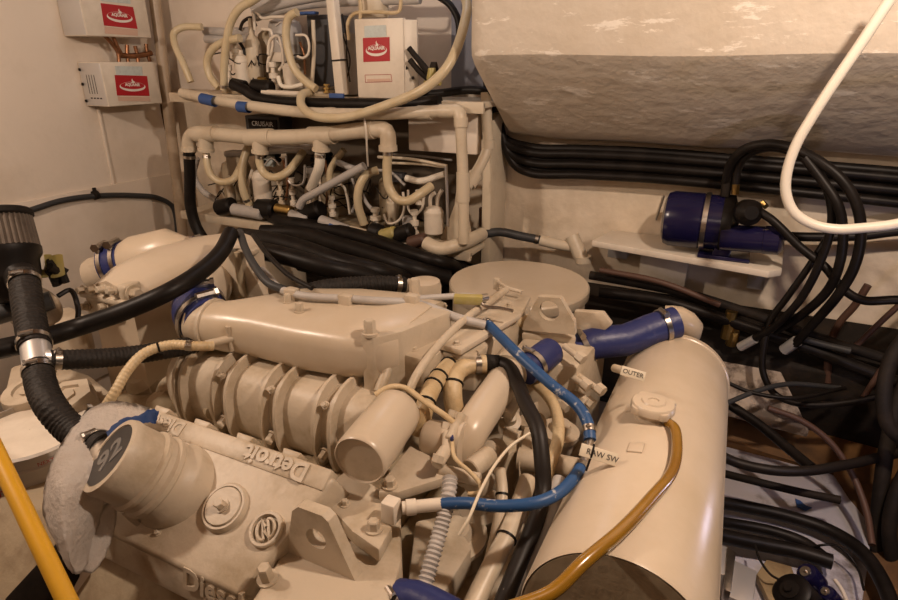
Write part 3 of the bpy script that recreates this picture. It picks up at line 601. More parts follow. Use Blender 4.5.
for u, v in ((292, 293), (346, 299), (412, 299)):
    bm = NB(); p = PZ(u, v, 1.10); box(bm, p - V((.016, .012, .03)), p + V((.016, .012, .012)), .004); E_('tube_clip', bm, 'cream')
# drum and black hoses behind the engine
DR = thing('drum', 'round cream drum with plain flat lid behind the engine', 'drum', (-.58, 1.69, .45))
bm = NB(); lathe(bm, [(.208, 0), (.208, .475), (.213, .48), (.213, .49), (.205, .49)], (-.58, 1.69, .45), n=64, cap=True); obj('body', bm, 'cream', DR)
bm = NB(); lathe(bm, [(.216, .468), (.219, .472), (.219, .497), (.215, .502), (.001, .503)], (-.58, 1.69, .45), n=64, cap=False); obj('lid', bm, 'tank', DR)
bm = NB(); c = PZ(268, 247, .93); lathe(bm, [(.13, -.3), (.135, 0), (.145, .004), (.145, .016), (.138, .02), (.13, .008), (.001, .014)], c, (0, 0, 1), 48); one('cream_tub', 'round cream tub rim showing between black hoses behind the engine', 'tub', bm, 'cream')
for i, (pts, px, lab) in enumerate((
 (TZ([(262, 232, .96), (285, 232, .965), (305, 234, .965), (330, 242, .96), (370, 254, .95), (410, 268, .93), (448, 278, .88)]), 8, 'topmost of the fat black hoses below the lower shelf'),
 (TZ([(262, 212, .97), (290, 223, .975), (330, 230, .97), (375, 242, .96), (420, 258, .94), (462, 268, .88)]), 8, 'fat black hose close under the front edge of the lower shelf'),
 (TZ([(240, 236, 1.0), (268, 240, 1.01), (300, 248, 1.0), (340, 262, .98), (380, 272, .95), (420, 284, .85)]), 9, 'fat black hose crossing in front of the cream tub'),
 (TZ([(268, 214, .96), (310, 236, .94), (350, 252, .93), (395, 266, .91), (440, 282, .82)]), 9, 'fat black hose lying in the middle of the black bundle'),
 (TZ([(300, 262, .97), (340, 272, .95), (380, 284, .92), (430, 296, .84)]), 9, 'fat black hose at the lower edge of the black bundle'),
 (TZ([(246, 248, 1.03), (285, 256, 1.02), (330, 268, .99), (365, 276, .95), (400, 290, .88)]), 9, 'fat black hose passing just behind the charge air housing'),
 (TZ([(300, 214, .98), (350, 232, .97), (400, 250, .96), (440, 262, .94), (470, 272, .82)]), 6, 'thinner black hose along the shelf edge above the bundle'))):
    hose(lab, pts, px, 'black', group='black hoses behind the engine', name='black_hose')
hose('black ribbed hose ending at the cream elbow beside the drum', TZ([(300, 294, 1.05), (325, 288, 1.06), (355, 285, 1.06), (385, 284, 1.05), (405, 285, 1.04)]), 8.5, 'blackm', rib=(.010, .05), cl=(.93,))
bm = NB(); p = PZ(425, 293, 1.02); lathe(bm, [(.044, -.12), (.044, .02), (.040, .035), (.02, .04)], p, (0, 0, 1), 28); rod(bm, p, PZ(406, 286, 1.035), .022, 16); E_('return_elbow', bm, 'tank')
# ---------------------------------------------------------------- left foreground
AF = thing('breather_filter', 'black pleated round filter standing at the left edge', 'filter', P(25, 285, 1.36))
c = P(-3, 215, 1.36); ax = (c - P(5, 250, 1.36)).normalized()
bm = NB(); n = 160; rs = []
for h in (-.085, -.005): rs.append([c + ax * h + frame(ax)[0] * ((.062 + .004 * (k % 4 < 2) + (-h) * .04) * math.cos(2 * PI * k / n)) + frame(ax)[1] * ((.062 + .004 * (k % 4 < 2) + (-h) * .04) * math.sin(2 * PI * k / n)) for k in range(n)])
rings(bm, rs); obj('pleats', bm, 'pleat', AF, 20)
bm = NB(); lathe(bm, [(.066, -.012), (.070, -.008), (.070, .002), (.066, .006), (.001, .007)], c, ax, 40); obj('top_cap', bm, 'dark', AF)
bm = NB(); lathe(bm, [(.068, -.080), (.071, -.083), (.070, -.098), (.062, -.11), (.060, -.14), (.05, -.17), (.036, -.19), (.034, -.20)], c, ax, 40); tube(bm, [c - ax * .17, P(18, 272, 1.34), P(25, 285, 1.33)], .034, 20); obj('body', bm, 'black', AF)
bm = NB()
tube(bm, TD([(34, 245), (38, 256), (40, 270)], 1.42), .014, 12)
bv = one('ball_valve', 'pale valve body with yellow handle beside the black filter', 'valve', bm, 'white')
for u in (41, 52):
    bm = NB(); prism(bm, TD([(u - 4, 256), (u + 3, 254), (u + 6, 276), (u - 2, 279)], 1.42), (.012, .012, 0), .003); obj('handle', bm, 'yellowgrn', bv)
bm = NB()
for k in range(6):
    p = P(55 + random.uniform(-3, 14), 268 + random.uniform(-2, 22), 1.44); rod(bm, p, p + V((random.uniform(-.03, .03), random.uniform(-.03, .03), .03)), .010, 8)
one('throttle_linkage', 'small dark linkage knuckle beside the yellow handled valve', 'linkage', bm, 'dark')
bm = NB(); lathe(bm, [(.05, -.06), (.052, -.05), (.052, -.045), (.047, -.042), (.047, -.036), (.052, -.033), (.052, -.02), (.047, -.017), (.047, -.01), (.052, -.006), (.045, .0), (.02, .002)], P(44, 304, 1.44), (.75, .3, .5), 28); E_('pulley', bm, 'steel')
bm = NB(); tube(bm, [P(-12, 318, 1.36), P(8, 312, 1.38), P(32, 306, 1.42), P(52, 300, 1.44)], .022, 16); E_('shaft_cover', bm, 'charcoal')
bm = NB(); tube(bm, [P(58, 296, 1.42), P(70, 290, 1.44), P(78, 308, 1.42), P(76, 330, 1.38)], .006, 8); E_('drive_belt', bm, 'black')
BK = thing('bucket', 'white plastic bucket with red print at the lower left', 'bucket', (-1.315, .60, .445)); bc = V((-1.315, .60, .445))
bm = NB(); lathe(bm, [(.105, 0), (.108, .01), (.122, .36), (.127, .362), (.127, .375), (.122, .378), (.122, .392), (.128, .394), (.128, .405), (.12, .408), (.116, .30), (.100, .02)], bc, n=56, cap=False); obj('body', bm, 'bucket', BK)
bm = NB(); lathe(bm, [(.119, .39), (.112, .398), (.05, .402), (.001, .403)], bc, n=48, cap=False); obj('lid', bm, 'white', BK)
def on_bucket(u, v, pad=0):
    r = ray(u, v); R_ = .1185 + pad; A = r.x ** 2 + r.y ** 2; o = CAMLOC - bc; B = 2 * (r.x * o.x + r.y * o.y); D = max(B * B - 4 * A * (o.x ** 2 + o.y ** 2 - R_ ** 2), 0); return CAMLOC + r * ((-B - D ** .5) / (2 * A))
for s, u, v, sz in (('AUTO', 2, 495, .024), ('NEXT', 46, 462, .012)):
    p = on_bucket(u, v, .003); nn = (p - bc); nn.z = 0; nn.normalize(); text(s, p, V((0, 0, 1)).cross(nn), (0, 0, 1), sz, .0006, 'inkred', BK)
p = on_bucket(2, 505, .003); nn = (p - bc); nn.z = 0; nn.normalize(); t = V((0, 0, 1)).cross(nn)
bm = NB(); prism(bm, [p - t * .03, p + t * .03, p + t * .03 + V((0, 0, .005)), p - t * .03 + V((0, 0, .005))], nn * .001); obj('red_bar', bm, 'inkred', BK)
bm = NB(); a, b = P(-22, 415, .86), P(86, 640, .72); lathe(bm, [(.0105, 0), (.0115, .004), (.0115, (b - a).length)], a, b - a, 20); one('yellow_pole', 'glossy yellow pole leaning across the lower left corner', 'pole', bm, 'yellow')
# rag draped over the edge of the rocker cover
def cloth(rows, th=.004, sub=5):
    bm = NB(); R_ = []
    for r in rows: R_.append(smooth_path(r, 99) if False else r)
    nu = len(R_[0]); out = []
    def cr(a, b, c, d, t): return a * (-.5 * t + t * t - .5 * t ** 3) + b * (1 - 2.5 * t * t + 1.5 * t ** 3) + c * (.5 * t + 2 * t * t - 1.5 * t ** 3) + d * (-.5 * t * t + .5 * t ** 3)
    def up(l):
        q = [l[0] * 2 - l[1]] + l + [l[-1] * 2 - l[-2]]; o = []
        for i in range(1, len(q) - 2):
            for j in range(sub): o.append(cr(q[i - 1], q[i], q[i + 1], q[i + 2], j / sub))
        o.append(l[-1]); return o
    g = [up(r) for r in R_]; g = list(map(list, zip(*[up(list(c)) for c in zip(*g)])))
    vs = [[bm.verts.new(p + V((random.uniform(-1, 1), random.uniform(-1, 1), random.uniform(-1, 1))) * .0012) for p in r] for r in g]
    for i in range(len(vs) - 1):
        for j in range(len(vs[0]) - 1): bm.faces.new((vs[i][j], vs[i][j + 1], vs[i + 1][j + 1], vs[i + 1][j]))
    bmesh.ops.solidify(bm, geom=bm.faces[:], thickness=th); return bm
one('rag', 'crumpled off-white cloth rag draped under the black hose and oil filler', 'rag', cloth([
 TD([(88, 408, 1.14), (108, 402, 1.13), (128, 402, 1.12), (150, 408, 1.11)]),
 TD([(66, 436, 1.06), (84, 440, 1.05), (108, 440, 1.06), (132, 438, 1.05)]),
 TD([(47, 474, 1.0), (62, 478, .955), (86, 478, .97), (112, 492, 1.0)]),
 TD([(43, 514, .99), (60, 522, .93), (80, 518, .945), (104, 506, .99)]),
 TD([(56, 545, .985), (68, 556, .925), (78, 556, .95), (98, 528, 1.0)]),
 TD([(67, 568, .98), (74, 574, .935), (84, 570, .955), (92, 552, 1.0)])]), 'rag', ang=80)
one('rag', 'second fold of pale rag hanging below the crumpled rag', 'rag', cloth([
 TD([(88, 520, 1.0), (102, 506, 1.01), (116, 500, 1.02)]), TD([(76, 548, .975), (94, 552, .985), (116, 524, 1.01)]), TD([(80, 570, .97), (94, 572, .975), (106, 555, 1.0)])]), 'rag', ang=80)
one('masking_tape', 'strip of blue masking tape lying across the rag behind the oil filler', 'tape', cloth([
 TD([(106, 432, 1.03), (120, 420, 1.04), (138, 415, 1.05), (150, 409, 1.06), (159, 411, 1.07)]), TD([(112, 444, 1.02), (124, 430, 1.03), (140, 424, 1.04), (152, 423, 1.05), (156, 424, 1.06)])], .002), 'blue_tape', ang=80)
bm = NB(); prism(bm, TD([(75, 512), (84, 506), (88, 520), (80, 530)], .98), (.006, .01, 0), .002); one('webbing_tab', 'small dark tab hanging below the filler hose clamp', 'tab', bm, 'charcoal')
bm = NB(); prism(bm, TD([(0, 600), (60, 535), (75, 555), (30, 640)], 1.08), (0, .03, -.2), .01); one('floor_frame', 'dark steel frame member at the lower left corner', 'frame', bm, 'dark')
bm = NB(); prism(bm, TD([(40, 600), (70, 560), (128, 580), (125, 640), (50, 660)], 1.10), (0, .05, -.15), .01); one('battery_box', 'pale box with faint print beneath the rag', 'box', bm, 'white')
bm = NB(); lathe(bm, [(.03, -.05), (.034, 0), (.02, .02)], P(145, 575, 1.15), (0, -.5, .7), 16); rod(bm, P(120, 560, 1.2), P(190, 600, 1.1), .02, 12); E_('drain_cock', bm, 'cream_dark')

# ---------------------------------------------------------------- shelves, pipework and chilled units on the back wall
def shelf(label, z, y0, x0, x1, px):
    t = thing('shelf', label, 'shelf', ((x0 + x1) / 2, 2.0, z - .03))
    bm = NB(); box(bm, (x0, y0, z - .018), (x1, 2.185, z), .003); obj('board', bm, 'pvc', t)
    bm = NB(); box(bm, (x0, y0 - .004, z - .035), (x1, y0 + .012, z + .002), .003); obj('lip', bm, 'pvc', t)
    return t
shelf('upper cream shelf board on the back wall under the control box', 1.47, 1.90, -2.25, -.80, 0)
shelf('lower cream shelf board on the back wall carrying three machines', .955, 1.90, -2.30, -.84, 0)
# cabinet behind the downpipe
CB = thing('cabinet', 'plain cream cabinet at the right end of the lower shelf', 'cabinet', (-.86, 2.1, .80))
bm = NB(); box(bm, (PY(408, 130, 2.0).x, 2.0, 1.285), (-.866, 2.18, 1.43), .006); obj('upper_box', bm, 'wall', CB)
bm = NB(); prism(bm, [(-.855, 2.03, .80), (-.855, 2.03, 1.40), (-.855, 2.185, 1.44), (-.855, 2.185, .80)], (.035, 0, 0), .004); obj('side_panel', bm, 'pvc', CB)
bm = NB(); prism(bm, [PY(*p, 1.95) for p in ((440, 237), (441, 248), (470, 236), (458, 170), (455, 205), (448, 224))], (0, .02, 0), .002); obj('gusset', bm, 'pvc', CB)
def pipe(label, pts, px, m='pvc', cat='pipe', name='pipe', fit=(), **kw):
    o = hose(label, pts, px, m, cat=cat, name=name, **kw); return o
def collar(parent, p, d, r, L, m='pvc'):
    bm = NB(); lathe(bm, [(r * 1.0, -L / 2), (r * 1.22, -L / 2), (r * 1.22, L / 2), (r, L / 2)], p, d, 20, cap=False); return obj('collar', bm, m, parent)
# upper drain pipe with its downpipe
Y = 1.86
PT = thing('drain_pipe', 'long cream plastic pipe under the upper shelf turning down beside the cabinet', 'pipe', PY(463, 240, Y))
a, b, c_, d_, e_ = PY(182, 93, 1.88), PY(215, 100, Y), PY(300, 112, 1.84), PY(440, 111, Y), PY(460, 113, Y)
bm = NB(); tube(bm, [a, b, c_, PY(380, 114, 1.84), d_], .020, 16, .02); tube(bm, [d_, PY(450, 111, Y), PY(458, 111, Y + .005), PY(460, 116, Y), PY(460.5, 124, Y)], .022, 16, .008); tube(bm, [PY(460.5, 122, Y), PY(463, 180, Y), PY(464, 243, Y)], .019, 16, .02); obj('run', bm, 'pvc', PT)
for p, q, L in ((PY(425, 112.5, Y), d_ - c_, .05), (PY(461, 122, Y), V((0, 0, 1)), .03), (PY(463, 187, Y), V((0, 0, 1)), .10), (PY(205, 98, 1.865), b - a, .05), (PY(330, 114, 1.84), d_ - c_, .04)): collar(PT, p, q, .019, L)
bm = NB(); tube(bm, [PY(426, 243, 1.84), PY(440, 249, 1.83), PY(455, 246, 1.86), PY(470, 240, 1.93), PY(482, 234, 2.02)], .025, 18, .01); obj('elbow', bm, 'pvc', PT)
bm = NB(); tube(bm, [PY(466, 188, 1.88), PY(474, 176, 1.93), PY(484, 158, 1.98), PY(488, 145, 2.0), PY(487, 125, 2.0), PY(486, 92, 2.0)], .019, 16, .012); obj('branch', bm, 'pvc', PT)
collar(PT, PY(472, 180, 1.92), PY(484, 158, 1.98) - PY(466, 188, 1.88), .02, .05); collar(PT, PY(488, 144, 2.0), V((0, 0, 1)), .019, .03)
for k, (u0, u1) in enumerate(((202, 215), (239, 249), (330, 344))):
    bm = NB(); p = PY((u0 + u1) / 2, (100, 107, 96)[k], 1.84); q = PY(u1, (101.5, 107.5, 96)[k], 1.84); r = .0212
    if k < 2: lathe(bm, [(.0207, -(q - p).length), (.0212, -(q - p).length), (.0212, (q - p).length), (.0207, (q - p).length)], p, q - p, 20, cap=False); obj('blue_tape', bm, 'blue_tape', PT)
bm = NB(); box(bm, PY(329, 98, 1.885) + V((0, 0, -.016)), PY(344, 97, 1.89) + V((0, 0.004, .012)), .001); one('masking_tape', 'blue tape patch on the lip of the upper shelf', 'tape', bm, 'blue_tape')
# thick manifold with four drops
MF = thing('pipe_manifold', 'thick cream plastic manifold pipe with tee drops between the shelves', 'pipe', PY(290, 150, 1.84))
Y = 1.84; R_ = .0285
bm = NB(); tube(bm, [PY(189, 152, Y), PY(189, 142, Y), PY(191, 136, Y), PY(197, 133, Y), PY(215, 134, Y), PY(250, 137, Y), PY(295, 137, Y), PY(335, 133.5, Y), PY(365, 130, Y), PY(378, 129.5, Y), PY(386, 131, Y), PY(388, 138, Y), PY(388, 149, Y)], R_, 22, .01); obj('run', bm, 'pvc', MF)
for u, v0, v1 in ((206, 138, 151), (260, 140, 153), (321, 138, 151)):
    bm = NB(); rod(bm, PY(u, v0, Y), PY(u, v1, Y), R_ * 1.05, 20); rod(bm, PY(u, v1 - 3, Y), PY(u, v1, Y), R_ * 1.18, 20); obj('tee', bm, 'pvc', MF)
for u0, u1, v in ((197, 216, 134), (248, 272, 137.5), (310, 334, 135.5), (366, 374, 130)):
    p, q = PY(u0, v + .2, Y), PY(u1, v - .4, Y); collar(MF, (p + q) / 2, q - p, R_ * .94, (q - p).length)
for u, v in ((189, 149), (388, 148)): collar(MF, PY(u, v, Y), V((0, 0, 1)), R_ * .95, .02)
bm = NB()
for u in (277, 340): pass
tube(bm, [PY(363, 112, 1.81), PY(366, 130, 1.80), PY(367, 150, 1.82), PY(368, 166, 1.86)], .0035, 6); one('hanging_cord', 'white cord tied round both cream pipes and hanging down', 'cord', bm, 'white')
for lab, pts, px, m, kw in (
 ('black hose hanging from the left end of the manifold', TY([(189, 152), (190, 175), (190.5, 205), (196, 226), (206, 243)], 1.83), 5.5, 'black', dict(cl=(.06,))),
 ('cream hose looping from the first manifold tee', TY([(206, 151, 1.84), (207, 163, 1.83), (211, 175, 1.83), (221, 182, 1.84), (232, 180, 1.87), (240, 168, 1.92), (246, 150, 1.98)], 1.84), 3.6, 'hose_cream', dict(cl=(.08,))),
 ('cream hose looping from the second manifold tee', TY([(260, 153), (259.5, 163), (264, 173), (275, 177.5), (286, 173, 1.87), (296, 162, 1.92), (303, 152, 1.97)], 1.84), 4, 'hose_cream', dict(cl=(.08,))),
 ('cream hose with taped swelling hanging from the third manifold tee', TY([(320, 151), (319.5, 165), (316, 176, 1.86), (311, 188, 1.9)], 1.84), 5, 'whitehose', dict(cl=(.1,))),
 ('cream hose looping from the right end of the manifold', TY([(388, 149), (387, 170), (389, 187), (397, 199), (408, 201), (420, 194, 1.87), (431, 186, 1.92)], 1.84), 4.6, 'hose_cream', dict(cl=(.08,))),
 ('pale hose standing behind the second manifold drop', TY([(249, 145, 1.95), (244, 160, 1.92), (242, 178, 1.9), (244, 193, 1.9), (250, 206, 1.92)], 1.9), 4, 'hose_cream', dict(cl=(.93,))),
 ('cream hose arching out of the right lower machine', TY([(378, 170, 1.93), (366, 175, 1.9), (359, 188, 1.88), (358, 204, 1.88), (364, 224, 1.9)], 1.9), 4.2, 'hose_cream', {}),
 ('grey foam sleeved pipe slanting up between lower machines', TY([(299, 207), (303, 200), (315, 193), (340, 179), (364, 166)], 1.87), 4, 'graypvc', {}),
 ('short grey pipe rising behind the slanting sleeved pipe', TY([(337, 162), (352, 168), (366, 170)], 1.95), 3.2, 'graypvc', {}),
 ('cream hose dropping behind the third manifold tee', TY([(344, 150), (336, 160), (330, 172), (331, 196)], 1.97), 3.4, 'hose_cream', {}),
 ('upper grey pipe lying behind the manifold', TY([(262, 145), (290, 146), (314, 147)], 2.02), 3.2, 'graypvc', {}),
 ('lower grey pipe lying behind the manifold', TY([(226, 154), (262, 152), (290, 150), (312, 151)], 2.0), 3.2, 'graypvc', {}),
 ('grey flexible hose curling against the wall behind the first drop', TY([(197, 158), (194, 175), (202, 190), (216, 200), (226, 208)], 2.0), 3, 'graypvc', dict(rib=(.01, .08))),
 ('cream hose arching at the left end of the upper shelf', TY([(191, 82, 1.9), (184, 65, 1.9), (175, 45, 1.92), (174, 33, 1.94), (182, 27.5, 1.96), (202, 27, 1.99)], 1.9), 3.4, 'hose_cream', {}),
 ('cream hose bowed beside the tall cream hose on the upper shelf', TY([(219, 88), (210, 76), (207, 62), (212, 50), (224, 42), (240, 38)], 1.91), 3.8, 'hose_cream', {}),
 ('tall cream hose curving up to the ceiling from the upper shelf', TY([(224, 90), (224, 70), (226, 45), (231, 22), (240, 8), (252, 1), (264, -8)], 1.90), 4, 'hose_cream', dict(cl=(.04,))),
 ('cream hose curving down in front of the upper drier bottles', TY([(297, 12), (289, 17), (286, 32), (288, 50), (294, 68), (304, 80), (316, 89)], 1.92), 4, 'hose_cream', {}),
 ('long cream hose sweeping under the control box and up to the right', TY([(309, 92, 1.92), (302, 95, 1.87), (301, 104, 1.83), (310, 114, 1.79), (328, 118, 1.77), (352, 116, 1.77), (390, 104, 1.78), (425, 88, 1.79), (445, 70, 1.82), (456, 50, 1.86), (464, 25, 1.92), (467, 5, 1.97), (462, -10, 2.0)], 1.8), 4.6, 'hose_cream', dict(n=16)),
 ('black hose arching down at the right end of the upper shelf', TY([(438, -4), (450, 5), (458, 20), (459, 38), (455, 55), (450, 66)], 2.05), 3.4, 'black', {}),
 ('fat black hose lying along the upper shelf edge', TY([(232, 84), (243, 89), (256, 97), (275, 101), (310, 103), (360, 104), (400, 104), (440, 101)], 1.885), 5.5, 'black', {}),
 ('black hose running on the shelf behind the control box', TY([(395, 92), (430, 94), (470, 90), (492, 92)], 2.0), 4, 'black', {}),
 ('upper grey pipe slanting to the ceiling above the machine', TY([(252, 6), (275, 0), (300, -8)], 2.0), 4.5, 'graypvc', {}),
 ('middle grey pipe slanting to the ceiling above the machine', TY([(254, 12), (285, 3), (330, -6)], 2.0), 4.5, 'graypvc', {}),
 ('lower grey pipe running right below the ceiling', TY([(256, 17), (280, 10), (310, 4), (360, 1), (420, -1)], 2.02), 4.5, 'graypvc', {}),
 ('upper of two short grey pipes left of the drier bottle', TY([(205, 31), (230, 32), (252, 31)], 2.05), 4, 'graypvc', {}),
 ('lower of two short grey pipes left of the drier bottle', TY([(206, 39), (230, 40), (252, 38)], 2.04), 4, 'graypvc', {}),
 ('rusty brown cable hanging at the right end of the lower shelf', TY([(491, 150), (488, 180), (485, 205), (484, 228), (483, 262)], 2.12), 3.2, 'rust', {}),
):
    hose(lab, pts, px, m, **kw)
bm = NB(); rod(bm, PY(484, 208, 2.1), PY(484, 226, 2.1), .02, 12); one('cable_gland', 'brown cable gland on the wall beside the lower shelf', 'fitting', bm, 'rust')
# corner pipe, upright post
bm = NB(); tube(bm, [PX(150, -40, -2.49), PX(155, 0, -2.49), PX(183, 235, -2.49), PX(196, 360, -2.49)], .025, 18, .05); one('corner_pipe', 'tall buff painted pipe standing in the left corner', 'pipe', bm, 'pole')
bm = NB(); tube(bm, TY([(162, 104), (168, 160), (178, 240)], 2.14), .010, 8); one('wall_batten', 'slim dark batten on the wall left of the corner pipe', 'batten', bm, 'brown')
PO = thing('post', 'white square post standing on the upper shelf left of the control box', 'post', PY(337, 95, 1.93))
bm = NB(); prism(bm, [PY(*p, 1.93) for p in ((325, -6), (333, -6), (344, 95), (335, 95))], (0, .035, 0), .004); obj('shaft', bm, 'white', PO)
bm = NB(); prism(bm, [PY(*p, 1.926) for p in ((331, 60), (341, 59), (341, 60.5), (331, 61.5))], (0, .043, 0)); obj('cable_tie', bm, 'black', PO)
bm = NB(); lathe(bm, [(.05, 0), (.052, .01), (.052, .20), (.045, .215)], PY(350, 94, 2.05), (0, 0, 1), 28); one('grey_canister', 'plain grey cylinder standing between the post and the control box', 'canister', bm, 'graypvc')
bm = NB(); lathe(bm, [(.05, 0), (.055, .01), (.055, .06), (.045, .07)], PY(374, 18, 2.03), (0, 0, 1), 28); one('cream_pot', 'round cream pot top behind the control box', 'pot', bm, 'pvc')
for lab, pts, px in (('pale tube bent round the top of the control box', [(349, 40), (348, 22), (354, 14), (375, 12), (399, 11), (401, 0)], 1.8), ('upright pale tube left of the control box', [(360, 20), (361, 5), (359, -5)], 1.8)):
    hose(lab, TY(pts, 1.95), px, 'tan', name='tube', cat='tube')
for i, lab in enumerate(('thin cord looping down left of the control box', 'thin cord hanging slack beside the post')):
    hose(lab, TY([(338 + i * 4, 14), (343 + i * 3, 35), (350 - i * 3, 60), (346 + i * 4, 82)], 1.97), .7, 'dark', name='cord', cat='cord')

def red_label(parent, corners, plane, nrm):
    """red sticker with ring, flame and wordmark; corners tl,tr,br,bl in world on the face"""
    tl, tr, br, bl = corners; n_ = V(nrm).normalized(); X = (tr - tl).normalized(); U = (tl - bl).normalized(); W = (tr - tl).length; H = (tl - bl).length; c = (tl + br) / 2
    bm = NB(); prism(bm, [tl, tr, br, bl], n_ * .0008); lab = obj('red_sticker', bm, 'red', parent); lab['label'] = 'red sticker with white ring, flame and wordmark'
    bm = NB(); N_ = 40; o = c - U * H * .04 + n_ * .0009; a, b = W * .40, H * .24
    ro = [o + X * a * math.cos(2 * PI * k / N_) + U * b * math.sin(2 * PI * k / N_) for k in range(N_)]
    ri = [o + U * H * .05 + X * a * .93 * math.cos(2 * PI * k / N_) + U * b * .74 * math.sin(2 * PI * k / N_) for k in range(N_)]
    vs = [[bm.verts.new(p) for p in r] for r in (ro, ri, [p + n_ * .0006 for p in ri], [p + n_ * .0006 for p in ro])]
    for q in range(4):
        for k in range(N_): bm.faces.new((vs[q][k], vs[q][(k + 1) % N_], vs[(q + 1) % 4][(k + 1) % N_], vs[(q + 1) % 4][k]))
    obj('ring', bm, 'print', lab)
    bm = NB(); f = c + n_ * .0009; prism(bm, [f + X * W * x + U * H * y for x, y in ((-.07, .14), (.0, .19), (-.02, .28), (.01, .36), (.02, .27), (.07, .22), (.08, .14))], n_ * .0005); obj('flame', bm, 'print', lab)
    text('AQUAAIR', c + U * H * .05 + n_ * .0009, X, U, H * .20, .0003, 'print', lab, bold=H * .008)
def patch(parent, name, corners, nrm, m):
    bm = NB(); prism(bm, corners, V(nrm) * .0008); return obj(name, bm, m, parent)
# control boxes on the left bulkhead
def wall_control(label, y0, y1, z0, z1, lab, pale, sal, louv):
    XF = -2.45; t = thing('control_box', label, 'control box', (-2.52, (y0 + y1) / 2, z0))
    bm = NB(); box(bm, (-2.595, y0, z0), (XF, y1, z1), .003); obj('case', bm, 'white', t)
    bm = NB(); box(bm, (-2.59, y0 - .0015, z0 + .004), (XF - .006, y0 + .002, z1 - .004), .0008); e = obj('vented_end', bm, 'silver', t)
    if louv:
        bm = NB()
        for k in range(4): box(bm, (-2.55 + k * .02, y0 - .004, z0 + .03), (-2.542 + k * .02, y0 - .001, z0 + .035), .0005); box(bm, (-2.553 + k * .016, y0 - .0025, z0 + .05), (-2.551 + k * .016, y0 - .001, z1 - .05))
        for z in (z0 + .02, (z0 + z1) / 2, z1 - .03): rod(bm, (-2.585, y0 - .001, z), (-2.585, y0 - .006, z), .006, 8)
        obj('louvre', bm, 'dark', e)
    f = lambda l: [PX(u, v, XF + .0005) for u, v in l]
    red_label(t, f(lab), None, (1, 0, 0)); patch(t, 'pale_label', f(pale), (1, 0, 0), 'label'); patch(t, 'salmon_strip', f(sal), (1, 0, 0), 'salmon')
    return t
p, q = PX(100, 62, -2.45), PX(162.5, 103, -2.45)
wall_control('lower white control box with red sticker on the left wall', p.y, q.y, q.z, p.z, [(114.5, 75), (147, 76), (149.5, 96), (117, 95.5)], [(115, 66), (142, 66.5), (142.5, 75.5), (116, 75)], [(117.5, 96.5), (149.5, 97), (150.5, 101.5), (118.5, 101)], True)
p, q = PX(86.5, 31, -2.45), PX(151.5, 37, -2.45)
wall_control('upper white control box with red sticker cut by the picture top', p.y, q.y, q.z - .004, q.z + .22, [(100.5, 3), (133, 7), (137.5, 29), (104, 25.5)], [(100, -8), (129.5, -6), (130.5, 4), (100.5, 1)], [(104.5, 26.5), (137.5, 30), (138, 36), (105, 33.5)], False)
CF = thing('copper_fittings', 'cluster of brown copper pipes between the two wall control boxes', 'pipes', PX(130, 60, -2.5))
for i, pts in enumerate(([(103, 34), (112, 44), (118, 53), (119, 62)], [(113, 36), (117, 46), (121, 53)], [(118, 55), (130, 56), (142, 55), (151, 53)], [(127, 45), (127, 52), (128, 62)], [(135, 46), (137, 54), (138, 62)], [(146, 44), (147, 52), (150, 62)])):
    bm = NB(); tube(bm, [PX(u, v, -2.50) for u, v in pts], .008 if i != 2 else .012, 10)
    obj('copper_pipe', bm, 'copper', CF)
hose('grey-green cable sagging along the left wall through a clip', [PX(-10, 222, -2.575), PX(28, 211, -2.575), PX(60, 201, -2.575), PX(95, 196, -2.575), PX(135, 195.5, -2.575), PX(158, 198, -2.57), PX(172, 206, -2.56), PX(176, 218, -2.56), PX(178, 245, -2.56)], 2.6, 'charcoal', name='cable', cat='cable')
bm = NB(); p = PX(95.5, 195, -2.575); lathe(bm, [(.014, -.012), (.02, -.01), (.02, .01), (.014, .012)], p, (0, 1, .1), 14); rod(bm, p + V((0, 0, .012)), p + V((0, 0, .032)), .008, 8); one('cable_clip', 'small black clip holding the cable to the left wall', 'clip', bm, 'dark')
# control box on the upper shelf
KB = thing('control_box', 'tall cream control box with red sticker standing on the upper shelf', 'control box', PY(384, 95, 1.95)); YF = 1.90
a, b = PY(354, 18, YF), PY(407, 94, YF); wd = PY(403, 20, YF).x
bm = NB(); prism(bm, [(a.x, YF, 1.475), (b.x - .01, YF, 1.475), (wd, YF, 1.73), (a.x, YF, 1.73)], (0, .02, 0), .003); obj('front_cover', bm, 'white', KB)
bm = NB(); prism(bm, [(b.x - .01, YF + .004, 1.475), (PY(417, 90, YF + .03).x, YF + .04, 1.475), (PY(419, 90, 2.03).x, 2.03, 1.475), (a.x + .005, 2.03, 1.475), (a.x + .005, YF + .021, 1.475), (b.x - .015, YF + .021, 1.475)], (0, 0, .25), .003); obj('case', bm, 'white', KB)
f = lambda l: [PY(u, v, YF - .0008) for u, v in l]
red_label(KB, f([(363, 38), (389.5, 37), (390, 61), (363.5, 62)]), None, (0, -1, 0)); patch(KB, 'pale_label', f([(364.5, 26), (386, 25), (386.5, 36.5), (364.5, 37.5)]), (0, -1, 0), 'label')
bm = NB(); l = f([(365, 75), (391, 74.5), (392, 81.5), (365.5, 82.5)])
for i in range(4): tube(bm, [l[i], (l[i] + l[(i + 1) % 4]) / 2, l[(i + 1) % 4]], .0008, 5)
o = obj('red_outline', bm, 'inkred', KB); patch(KB, 'salmon_strip', f([(367, 79), (390, 78.5), (390.5, 81), (367.5, 81.8)]), (0, -1, 0), 'salmon')
bm = NB(); x = PY(414, 60, YF).x
for u, v in ((406, 68), (405, 78), (413, 78)): rod(bm, PY(u, v, YF + .02), PY(u, v, YF + .008), .006, 8)
obj('screw', bm, 'dark', KB)
bm = NB()
